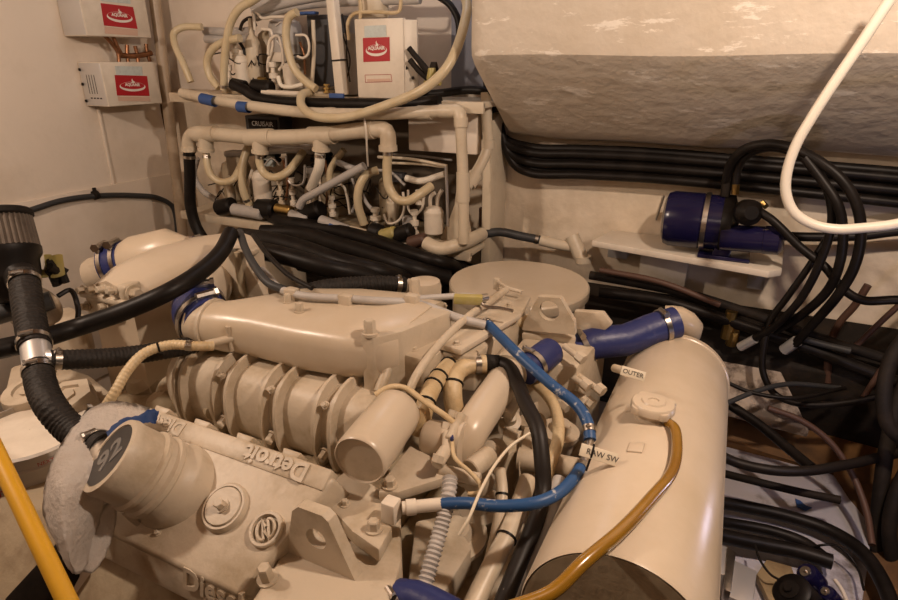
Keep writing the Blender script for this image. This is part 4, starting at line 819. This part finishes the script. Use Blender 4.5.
for pts in ([(409, 48), (420, 62), (430, 76)], [(410, 60), (420, 72), (432, 82)], [(412, 52), (424, 66), (434, 78)]): tube(bm, TY(pts, 1.90), .010, 8)
lathe(bm, [(.014, 0), (.016, .03), (.01, .05)], PY(434, 78, 1.90), (0, 0, 1), 14); one('wiring_harness', 'dark wiring harness plugged into the side of the tall control box', 'wiring', bm, 'dark')
bm = NB(); lathe(bm, [(.016, 0), (.018, .02), (.012, .05)], PY(432, 84, 1.88), (0, 0, 1), 12); rod(bm, PY(425, 84, 1.9), PY(440, 82, 1.9), .012, 10); one('shelf_valve', 'pale valve behind the sweeping cream hose on the upper shelf', 'valve', bm, 'yellowgrn')

# the chilled-water machines
def upright(bm, u, vb, vt, rp, y, style):
    p, q = PY(u, vb, y), PY(u, vt, y); h = q.z - p.z; r = rp * depth(p) / FPX; p = V((p.x, y, p.z))
    prof = {'can': [(r * .9, 0), (r, h * .03), (r, h * .72), (r * 1.04, h * .73), (r * 1.04, h * .80), (r * .98, h * .82), (r * .8, h * .94), (r * .3, h)],
            'bottle': [(r * .7, 0), (r, h * .08), (r, h * .55), (r * .9, h * .64), (r * .35, h * .76), (r * .25, h), (r * .2, h)],
            'dome': [(r * .96, 0), (r, h * .04), (r, h * .8), (r * .88, h * .92), (r * .5, h)],
            'valve': [(r, 0), (r, h * .2), (r * .6, h * .22), (r * .6, h * .4), (r * 1.1, h * .42), (r * 1.1, h * .6), (r * .5, h * .62), (r * .5, h * .8), (r * .9, h * .82), (r * .9, h)]}[style]
    lathe(bm, prof, p, (0, 0, 1), 24 if style != 'valve' else 14); return bm
def unit(label, group, base, x0, x1, spec):
    z, y = base; t = thing('chiller_unit', label, 'air conditioner', ((x0 + x1) / 2, 2.05, z), group)
    bm = NB(); box(bm, (x0, 1.93, z + .001), (x1, 2.16, z + .02), .004); obj('base_pan', bm, 'cream_dark', t)
    for kind, *a in spec:
        bm = NB()
        if kind in ('can', 'bottle', 'dome', 'valve'):
            u, vb, vt, rp, yy, m = a; upright(bm, u, vb, vt, rp, yy, kind); obj({'can': 'accumulator', 'bottle': 'filter_drier', 'dome': 'compressor', 'valve': 'service_valve'}[kind], bm, m, t)
        elif kind == 'tube':
            pts, px, yy, m = a; P_ = TY(pts, yy); tube(bm, P_, rpx(P_, px), 10); obj('tubing', bm, m, t)
        elif kind == 'box':
            u0, v0, u1, v1, yy, dp, m, nm = a; p, q = PY(u0, v1, yy), PY(u1, v0, yy); box(bm, (p.x, yy, min(p.z, q.z)), (q.x, yy + dp, max(p.z, q.z)), .003); obj(nm, bm, m, t)
        elif kind == 'coil':
            u, v, rp, yy, n, m = a; c = PY(u, v, yy); r = rp * depth(c) / FPX
            for k in range(n): tube(bm, [c + V((r * math.cos(s * PI / 8), r * .8 * math.sin(s * PI / 8), k * .022)) for s in range(17)], .0095, 8, .02)
            obj('condenser_coil', bm, m, t)
        elif kind == 'horiz':
            u0, v0, u1, v1, rp, yy, m = a; p, q = PY(u0, v0, yy), PY(u1, v1, yy); r = rp * depth(p) / FPX; rod(bm, p, q, r, 18, ch=r * .25); obj('pump_body', bm, m, t)
GR = None
unit('chiller machine with tall drier bottle on the upper shelf left of the white post', GR, (1.47, 2), -1.98, -1.44, [
 ('bottle', 257, 82, 18, 7.5, 2.0, 'pvc'), ('can', 244, 84, 54, 7, 1.97, 'white'), ('can', 293, 87, 62, 8.5, 1.97, 'white'), ('dome', 274, 82, 30, 12, 2.1, 'cream_dark'), ('dome', 288, 60, 18, 16, 2.1, 'graypvc'),
 ('valve', 230, 84, 52, 3.5, 1.96, 'white'), ('valve', 275, 90, 62, 4, 1.95, 'white'), ('valve', 237, 62, 40, 4, 1.96, 'pvc'), ('box', 270, 52, 281, 62, 1.97, .03, 'white', 'relay_box'), ('box', 230, 50, 240, 59, 1.96, .03, 'white', 'relay_box'),
 ('box', 312, 14, 334, 86, 2.05, .10, 'slate', 'electrical_box'), ('tube', [(255, 30), (254, 10), (262, 18), (272, 17), (286, 17)], 1.6, 1.99, 'white'), ('tube', [(262, 29), (271, 31), (273, 45), (268, 62), (268, 72)], 1.6, 1.96, 'white'), ('tube', [(268, 55), (270, 40), (278, 36), (282, 48), (283, 64), (279, 70)], 1.5, 1.95, 'white'), ('tube', [(296, 35), (306, 36), (309, 44), (308, 54), (303, 58), (297, 56)], 1.3, 1.95, 'white'),
 ('tube', [(278, 76), (281, 85), (290, 87), (304, 84)], 2.2, 1.92, 'whitehose'), ('tube', [(313, 20), (314, 50), (312, 84)], 2, 1.98, 'pvc'), ('tube', [(276, 26), (282, 22), (286, 32), (277, 40), (284, 48)], 1, 1.97, 'silver'), ('tube', [(300, 42), (304, 54), (305, 74)], 1.3, 1.99, 'copper'),
 ('horiz', 232, 84, 246, 87, 6, 1.90, 'black'), ('horiz', 253, 86, 272, 88, 7, 1.92, 'black'), ('horiz', 262, 92, 300, 94, 2.5, 1.90, 'white'), ('horiz', 262, 77, 262, 82, 5, 1.94, 'brass'), ('valve', 327, 93, 84, 3.5, 1.93, 'brass'), ('box', 292, 11, 314, 15, 1.98, .03, 'blue_tape', 'blue_bracket'),
 ('tube', [(240, 30), (243, 22), (252, 18), (256, 26)], 1.6, 2.02, 'dark'), ('tube', [(246, 66), (244, 50), (238, 40)], 1.6, 1.98, 'black')])
unit('left chiller machine on the lower shelf behind the first two manifold drops', GR, (.955, 2), -2.08, -1.70, [
 ('can', 264, 202, 170, 9, 1.96, 'white'), ('dome', 240, 200, 160, 14, 2.08, 'cream_dark'), ('bottle', 233, 206, 176, 4, 1.95, 'pvc'), ('valve', 249, 203, 180, 3, 1.94, 'white'), ('valve', 282, 206, 180, 3.5, 1.96, 'pvc'), ('box', 228, 152, 238, 176, 2.0, .05, 'cream_dark', 'relay_box'),
 ('horiz', 218, 208, 233, 205, 8, 1.90, 'black'), ('horiz', 233, 209, 262, 214, 6, 1.90, 'graypvc'), ('horiz', 258, 208, 276, 210, 10, 1.93, 'black'), ('coil', 270, 160, 10, 2.04, 3, 'dark'), ('tube', [(252, 170), (248, 185), (250, 200)], 1.4, 1.93, 'white'), ('tube', [(283, 160), (288, 182), (286, 200)], 1.4, 1.95, 'copper'), ('tube', [(256, 150), (262, 166), (272, 158), (280, 165)], 1.0, 1.97, 'silver'), ('horiz', 276, 208, 292, 211, 5, 1.92, 'brass'), ('box', 262, 156, 272, 166, 2.0, .02, 'label', 'pale_cover')])
unit('middle chiller machine on the lower shelf behind the slanting sleeved pipe', GR, (.955, 2), -1.66, -1.36, [
 ('bottle', 312, 206, 176, 6, 2.02, 'pvc'), ('dome', 336, 214, 172, 14, 2.10, 'cream_dark'), ('valve', 294, 206, 178, 3.5, 1.96, 'white'), ('valve', 333, 216, 196, 3.5, 1.95, 'white'), ('coil', 322, 165, 10, 2.05, 3, 'dark'), ('tube', [(286, 156), (288, 180), (294, 185), (303, 183), (305, 165)], 1.2, 1.95, 'silver'), ('tube', [(310, 196), (312, 207), (318, 208), (320, 190), (318, 165)], 1.3, 1.94, 'white'), ('tube', [(335, 184), (343, 186), (347, 196), (350, 214)], 1.4, 1.93, 'whitehose'), ('tube', [(325, 160), (328, 185), (326, 208)], 1.5, 1.97, 'copper'),
 ('horiz', 303, 216, 322, 208, 9, 1.93, 'black'), ('horiz', 320, 220, 349, 231, 5.5, 1.89, 'graypvc'), ('horiz', 290, 214, 308, 220, 5, 1.90, 'graypvc'), ('horiz', 330, 226, 336, 228.5, 5.8, 1.885, 'blue_tape'), ('box', 305, 168, 314, 178, 2.0, .03, 'graypvc', 'relay_box'), ('tube', [(352, 178), (357, 196), (352, 212)], 1.4, 1.96, 'silver')])
unit('right chiller machine on the lower shelf with round white filter can', GR, (.955, 2), -1.32, -.93, [
 ('can', 434, 233, 206, 9.5, 1.93, 'white'), ('dome', 391, 218, 176, 11, 2.04, 'cream_dark'), ('can', 393, 224, 196, 6, 2.0, 'pvc'), ('valve', 415, 236, 210, 4, 1.93, 'white'), ('valve', 376, 228, 208, 5, 1.93, 'white'), ('box', 402, 218, 412, 229, 1.96, .03, 'graypvc', 'relay_box'), ('horiz', 349, 231, 372, 237, 6, 1.885, 'pvc'), ('horiz', 370, 230, 382, 234, 9, 1.90, 'black'), ('horiz', 381, 236, 396, 232, 6.5, 1.89, 'yellowgrn'), ('horiz', 395, 236, 412, 230, 8, 1.90, 'black'), ('horiz', 409, 243, 426, 239, 6.5, 1.88, 'rust'),
 ('tube', [(430, 208), (431, 196), (435, 193)], 2, 1.94, 'white'), ('tube', [(437, 208), (438, 197), (442, 190)], 2, 1.94, 'white'), ('tube', [(406, 178), (420, 181), (445, 174)], 3.4, 1.97, 'whitehose'), ('tube', [(384, 214), (388, 223), (398, 221), (404, 210), (403, 192)], 1.3, 1.94, 'white'), ('tube', [(408, 190), (409, 210), (414, 215), (422, 208), (424, 196)], 1.3, 1.94, 'white'), ('tube', [(392, 163), (420, 164), (446, 167)], 1.4, 1.96, 'pvc'), ('tube', [(446, 166), (447, 190), (448, 226)], 1.6, 1.95, 'silver'), ('tube', [(376, 170), (390, 172), (405, 185)], 1.5, 1.98, 'graypvc'), ('valve', 420, 204, 190, 5, 1.95, 'white'),
 ('tube', [(360, 190), (368, 205), (378, 214)], 2, 2.0, 'graypvc'), ('box', 382, 174, 402, 181, 1.99, .04, 'slate', 'terminal_cover'), ('tube', [(378, 157), (410, 159), (447, 166)], 1.6, 1.95, 'pvc'), ('tube', [(388, 154), (420, 156), (452, 160)], 1.2, 2.08, 'graypvc')])
# dark nameplate and bulk behind
bm = NB(); box(bm, PY(247, 135, 2.06), PY(279, 117, 2.062) + V((0, .10, 0)), .003); nb = one('electrical_box', 'dark slate electrical box with a name strip behind the manifold', 'box', bm, 'slate')
bm = NB(); p, q = PY(249, 128, 2.055), PY(276, 120, 2.055); box(bm, (p.x, 2.055, p.z), (q.x, 2.0605, q.z), .001); pp = obj('name_strip', bm, 'dark', nb); text('CRUISAIR', V(((p.x + q.x) / 2, 2.0545, (p.z + q.z) / 2)), (1, 0, 0), (0, 0, 1), .028, .0003, 'silver', pp)
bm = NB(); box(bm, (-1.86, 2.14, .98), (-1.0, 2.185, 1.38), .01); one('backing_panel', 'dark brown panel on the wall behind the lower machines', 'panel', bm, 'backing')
random.seed(3)
def wiring(label, n, box_, px=.8):
    bm = NB(); u0, u1, v0, v1, sl = box_
    for k in range(n):
        u = random.uniform(u0, u1); v = random.uniform(v0, v1) + (u - u0) * sl; du = random.uniform(-34, 34)
        pts = [(u + du * i / 3 + random.uniform(-5, 5), v + random.uniform(-9, 9), random.uniform(1.94, 2.06)) for i in range(4)]
        tube(bm, TY(pts), .0026, 6, .012)
    o = one('wiring', label, 'wiring', bm, 'dark'); o['kind'] = 'stuff'
wiring('tangle of thin dark wires among the lower machines', 34, (235, 430, 165, 205, .12))
wiring('tangle of thin dark wires around the upper machine', 12, (230, 310, 55, 86, 0))

# ---------------------------------------------------------------- right side: pump shelf, pump, cables
SH = thing('pump_shelf', 'white bracket shelf under the navy pump on the back wall', 'shelf', (-.15, 2.1, .93))
bm = NB(); prism(bm, [PZ(*p, 1.02) for p in ((590, 240), (612, 224), (770, 255), (775, 268), (768, 273))], (0, 0, -.022), .004); 
bm.free(); bm = NB(); prism(bm, [V((-.435, 2.02, 1.02)), V((-.40, 2.19, 1.02)), V((.16, 2.19, 1.02)), V((.15, 1.96, 1.02)), V((.115, 1.925, 1.02))], (0, 0, -.022), .004); obj('board', bm, 'white', SH)
bm = NB(); box(bm, (-.40, 2.14, .93), (-.33, 2.195, .996), .003); box(bm, (.07, 2.10, .90), (.12, 2.195, .996), .003); obj('bracket', bm, 'silver', SH)
bm = NB(); box(bm, (-.28, 2.12, .86), (-.12, 2.195, .985), .006); obj('packing_block', bm, 'white', SH)
PM = thing('pump', 'glossy navy pump with chrome band on the white shelf', 'pump', (-.03, 2.05, 1.02))
a, b = PY(668, 218, 2.03), PY(722, 223, 2.03); ax = (b - a).normalized(); L = (b - a).length; r = .088
bm = NB(); lathe(bm, [(.001, -.012), (r * .7, -.012), (r * .93, -.004), (r, .012), (r, L * .62), (r * .97, L * .64), (r * .97, L)], a, ax, 48); obj('body', bm, 'navy', PM)
bm = NB(); lathe(bm, [(r, -.007), (r * 1.04, -.007), (r * 1.04, .007), (r, .007)], a + ax * L * .70, ax, 48, cap=False); obj('chrome_band', bm, 'steel', PM)
bm = NB(); lathe(bm, [(r * .97, 0), (r * 1.0, .004), (r * 1.0, .03), (r * .7, .04), (r * .6, .05)], a + ax * (L - .002), ax, 40); obj('end_housing', bm, 'black', PM)
m0, m1 = PY(722, 237, 1.97), PY(783, 241, 1.95); L2 = (m1 - m0).length
bm = NB(); lathe(bm, [(.040, 0), (.040, L2 * .7), (.042, L2 * .71), (.042, L2 * .95), (.03, L2), (.02, L2 * 1.02)], m0, m1 - m0, 32); obj('motor', bm, 'navy', PM)
bm = NB(); prism(bm, [V((-.09, 1.97, 1.021)), V((-.09, 2.08, 1.021)), V((.06, 2.08, 1.021)), V((.06, 1.97, 1.021))], (0, 0, .012), .003); prism(bm, [V((-.05, 1.98, 1.03)), V((-.05, 2.07, 1.03)), V((-.03, 2.05, 1.10)), V((-.03, 2.0, 1.10))], (.05, 0, 0), .003); obj('foot', bm, 'navy', PM)
bm = NB(); lathe(bm, [(.035, 0), (.038, .01), (.038, .04), (.03, .05), (.02, .06)], PY(745, 212, 1.96), (.3, -1, .2), 24); rod(bm, PY(745, 212, 1.96), PY(758, 208, 1.98), .02); obj('pressure_switch', bm, 'black', PM)
bm = NB(); rod(bm, PY(735, 194, 2.0), PY(736, 184, 2.0), .011, 12); rod(bm, PY(762, 206, 1.96), PY(766, 203, 1.96), .014, 6); obj('port', bm, 'brass', PM)
bm = NB(); rod(bm, PY(725, 196, 2.02), PY(727, 180, 2.02), .014, 12); obj('vent_post', bm, 'dark', PM)
bm = NB(); tube(bm, [PY(664, 196, 2.19), PY(660, 208, 2.19), PY(656, 220, 2.188)], .004, 6); one('wall_hook', 'thin grey wire hook on the wall left of the pump', 'hook', bm, 'steel')
hose('thick white hose looping down from the upper right corner', TY([(907, -24), (887, 4), (862, 42), (836, 80), (812, 117), (796, 145), (787, 172), (786, 193), (794, 212), (812, 224), (835, 229), (862, 228), (905, 222), (990, 190), (1060, 130)], 1.60), 5.2, 'whitehose', name='white_hose', n=16)
for lab, pts, px, kw in (
 ('black hose from the pump port arching right and looping down to the left fitting', TY([(736, 184, 2.0), (737, 172, 2.0), (743, 160, 1.98), (757, 150, 1.95), (778, 148, 1.92), (800, 156, 1.9), (818, 172, 1.88), (829, 195, 1.86), (832, 220, 1.85), (823, 255, 1.86), (800, 300, 1.88), (770, 330, 1.9), (755, 338, 1.92)], 1.9), 4, {}),
 ('outermost black hose arching over the pump and down past the white hose', TY([(726, 182, 2.02), (731, 163, 1.98), (745, 149, 1.95), (768, 144, 1.92), (795, 149, 1.88), (820, 162, 1.85), (842, 180, 1.83), (856, 203, 1.82), (861, 232, 1.82), (855, 265, 1.83), (838, 295, 1.85), (812, 325, 1.88), (795, 344, 1.92)], 1.9), 4.8, {}),
 ('black hose hanging straight beside the white hose loop', TY([(805, 158, 1.86), (822, 180, 1.84), (838, 205, 1.82), (843, 232, 1.82), (840, 262, 1.83), (828, 290, 1.86), (800, 316, 1.9), (775, 331, 1.94)], 1.9), 4.6, {}),
 ('black hose crossing the pump front and running to the right edge', TY([(757, 210, 1.94), (772, 220, 1.92), (800, 247, 1.9), (826, 268, 1.88), (842, 288, 1.86), (862, 300, 1.85), (900, 300, 1.85), (1000, 310, 1.9), (1100, 330, 2.05)], 1.9), 4.4, {}),
 ('black hose hanging in a deep U below the pump shelf', TY([(826, 240, 1.93), (808, 268, 1.92), (785, 300, 1.92), (772, 318, 1.92), (764, 345, 1.9), (763, 372, 1.88), (775, 394, 1.86), (800, 404, 1.84), (850, 402, 1.84), (900, 390, 1.84), (980, 360, 1.9), (1060, 350, 2.05)], 1.9), 3.4, {}),
 ('black hose along the wall behind the white hose', TY([(780, 236), (815, 237), (860, 236), (905, 231), (1150, 240)], 2.12), 5, {}),
 ('brown hose standing at the right under the black loops', TY([(868, 285), (855, 305), (838, 325), (829, 350), (828, 382)], 2.0), 3.6, dict(m='rust')),
 ('second brown hose rising to the right edge', TY([(990, 240), (940, 270), (905, 300), (885, 318), (862, 340), (850, 352)], 2.0), 3, dict(m='rust')),
 ('brown hose dropping along the dark right edge', TY([(990, 290), (940, 310), (905, 340), (880, 372), (862, 400)], 1.95), 3, dict(m='rust')),
):
    m = kw.pop('m', 'black'); hose(lab, pts, px, m, name='black_hose' if m == 'black' else 'brown_hose', **kw)
bm = NB(); rod(bm, PY(784, 350, 1.94), PY(797, 341, 1.92), .017, 12); one('hose_end', 'pale ferrule on the outermost black hose on the dark ledge', 'fitting', bm, 'silver')
bm = NB(); rod(bm, PY(740, 347, 1.94), PY(755, 339, 1.92), .014, 12); one('hose_end', 'pale ferrule on the black hose beside the brass elbow', 'fitting', bm, 'silver')
bm = NB()
for u, v in ((726, 338), (731, 345), (729, 325)): rod(bm, PY(u, v, 1.97), PY(u + 3, v - 14, 1.97), .018, 8)
one('brass_elbow', 'dirty brass elbow on the dark ledge below the pump', 'fitting', bm, 'brass')
# cable bundle under the overhang
for i in range(6):
    dy, dz = (i % 2) * .022, i * .017
    y = 2.155 - dy; off = i * 5.2 + 3
    pts = [PY(486 + i, 70, 2.16), PY(491 + i * 1.5, 110 + off * .3, y), PY(503 + i * 2, 134 + off, y), PY(530, 144 + off, y), PY(580, 146 + off, y), PY(650, 149 + off * 1.02, y), PY(740, 156 + off * 1.05, y), PY(830, 163 + off * 1.12, y), PY(915, 170 + off * 1.2, y), PY(1150, 190 + off * 1.42, y)]
    hose('%s black cable in the bundle under the white overhang' % ('topmost', 'second', 'third', 'fourth', 'fifth', 'lowest')[i], pts, 4.6, 'black', name='black_cable', cat='cable', group='cables under the overhang')
# pipe tee near the drum
bm = NB(); tube(bm, TY([(540, 240, 2.10), (556, 244, 2.11), (574, 247, 2.12)], 2.1), .020, 14); rod(bm, PY(572, 236, 2.12), PY(583, 262, 2.10), .026, 14); rod(bm, PY(583, 262, 2.10), PY(583, 256, 2.10), .030, 14)
one('wall_pipe_tee', 'cream plastic pipe and tee low on the back wall behind the drum', 'pipe', bm, 'pvc')
hose('dark hose joining the downpipe elbow to the wall pipe tee', TY([(484, 234, 2.03), (500, 232, 2.05), (520, 236, 2.08), (541, 240, 2.10)], 2.08), 4.5, 'charcoal', cl=(.95,), name='black_hose')
for lab, pts, px, m in (
 ('dark pipe running along the stringer below the pump shelf', [(600, 292, 1.98), (660, 300, 1.97), (720, 318, 1.97), (800, 345, 1.97), (905, 385, 1.97), (1100, 450, 1.97)], 6, 'black'),
 ('second dark pipe on the stringer with dull sheen', [(590, 275, 2.0), (680, 292, 1.99), (740, 310, 1.99), (820, 338, 1.99), (905, 365, 1.99), (1100, 425, 1.99)], 5, 'dark'),
 ('grey pipe length lying on the dark stringer', [(800, 338, 1.955), (825, 345, 1.955), (850, 351, 1.955)], 3.5, 'charcoal'),
 ('thin brown pipe slanting behind the tank end', [(600, 270, 1.96), (660, 282, 1.95), (720, 305, 1.95)], 3, 'rust')):
    hose(lab, TY(pts, 1.97), px, m, name='bilge_pipe', cat='pipe')
# hoses over the bilge
for lab, pts, px, m in (
 ('black hose with white marks crossing the upper bilge', [(715, 452, .62), (735, 462, .60), (770, 470, .60), (805, 471, .60), (850, 464, .60), (905, 452, .60), (1000, 440, .66)], 5, 'braid'),
 ('brown hose bowing down the right side of the bilge', [(768, 408, .66), (800, 420, .64), (828, 440, .60), (850, 470, .54), (866, 510, .48), (872, 545, .44)], 3.2, 'rust'),
 ('fat black hose lying across the pale bilge panel', [(700, 500, .44), (740, 506, .42), (790, 517, .415), (830, 531, .415), (862, 552, .42), (890, 600, .42), (900, 680, .40)], 7, 'black'),
 ('middle black hose lying across the pale bilge panel', [(700, 520, .44), (735, 524, .415), (775, 532, .41), (805, 543, .41), (825, 558, .41)], 5.5, 'black'),
 ('lowest black hose on the pale bilge panel', [(700, 531, .45), (730, 538, .43), (770, 546, .42), (800, 552, .42), (832, 562, .42)], 7.5, 'black'),
 ('dark hose at the top edge of the pale panel', [(710, 470, .52), (750, 480, .50), (800, 492, .50), (840, 500, .50)], 4, 'dark'),
 ('thin black cable looped at the right of the pale panel', [(812, 548, .42), (822, 545, .44), (840, 547, .44), (856, 565, .42), (864, 590, .42)], 1.2, 'black'),
 ('thin cable hanging over the grey boxes', [(755, 545, .45), (760, 560, .45), (770, 574, .44), (780, 580, .42)], 1.2, 'dark'),
 ('light cable end by the small motors', [(835, 580, .42), (842, 590, .42), (850, 610, .42)], 2, 'white'),
 ('thin grey cable curving above the bilge boards', [(722, 405, .68), (760, 390, .70), (790, 384, .70), (840, 388, .68)], 2.5, 'charcoal'),
 ('thin black cable sagging below the pump shelf', [(722, 380, .72), (750, 392, .70), (790, 398, .70), (845, 388, .70)], 2, 'black'),
 ('black hose slanting under the brown hose in the bilge', [(730, 405, .64), (760, 425, .62), (790, 450, .60), (812, 468, .60)], 5, 'black')):
    hose(lab, TZ(pts, .5), px, m, name='bilge_hose')
for u, v in ((779, 473), (796, 471), (807, 470)):
    pass
GB = thing('terminal_box', 'grey metal boxes at the bottom edge beside the tank', 'box', PZ(735, 590, .40))
bm = NB(); prism(bm, [PZ(*p, .45) for p in ((712, 540), (728, 547), (728, 575), (708, 572))], (0, 0, -.09), .003); obj('small_case', bm, 'silver', GB)
bm = NB(); prism(bm, [PZ(*p, .44) for p in ((735, 560), (757, 571), (753, 606), (728, 596))], (0, 0, -.09), .003); obj('case', bm, 'silver', GB)
bm = NB(); prism(bm, [PZ(*p, .455) for p in ((727, 547), (736, 552), (731, 592), (724, 589))], (0, 0, -.09), .002); obj('flange', bm, 'steel', GB)
for lab, u, v, z, r, hh, m in (('round black motor at the bottom edge of the bilge', 790, 590, .43, .045, .08, 'black'), ('small black motor with chrome end left of the cable loop', 806, 572, .43, .026, .06, 'navy'), ('smallest dark motor at the bottom right of the bilge', 826, 592, .42, .02, .06, 'navy')):
    p = PZ(u, v, z); ax = V((-.6, -.3, .75)); t = thing('small_motor', lab, 'motor', p - V((0, 0, .05)))
    bm = NB(); lathe(bm, [(r * .8, -hh), (r, -hh * .9), (r, -.006), (r * .85, 0), (r * .5, .002)], p, ax, 28); obj('housing', bm, m, t)
    bm = NB(); lathe(bm, [(r * .5, .001), (r * .5, .005), (r * .2, .006), (r * .2, .012)], p, ax, 20); obj('end_ring', bm, 'steel' if m == 'navy' else 'dark', t)
bm = NB(); prism(bm, [PZ(*p, .378) for p in ((755, 580), (765, 565), (790, 572), (800, 600), (770, 612))], (0, 0, .02), .003); one('wooden_pad', 'stained tan pad under the round black motor', 'pad', bm, 'pad')
bm = NB(); prism(bm, [PZ(*p, .382) for p in ((795, 499), (800, 501), (806, 506), (812, 508), (806, 511), (797, 507))], (0, 0, .002), 0); one('tape_scrap', 'small dark blue scrap lying on the pale bilge panel', 'scrap', bm, 'blue_tape')
# hoses at the right edge, their near-black colour carries the shade there
random.seed(11)
for i, (lab, pts, px) in enumerate((('dark hose rising along the right edge of the picture', [(886, 610), (878, 545), (882, 480), (893, 420), (908, 380), (960, 300)], 7), ('dark hose bulging at the lower right corner', [(908, 600), (893, 560), (890, 520), (908, 470), (980, 400)], 7), ('dark hose curving out of the right edge at mid height', [(908, 335), (893, 355), (884, 390), (888, 425), (908, 445), (960, 500)], 7))):
    hose(lab, TD([(u, v, 1.62 - .05 * i) for u, v in pts]), px, 'dark', name='black_hose')
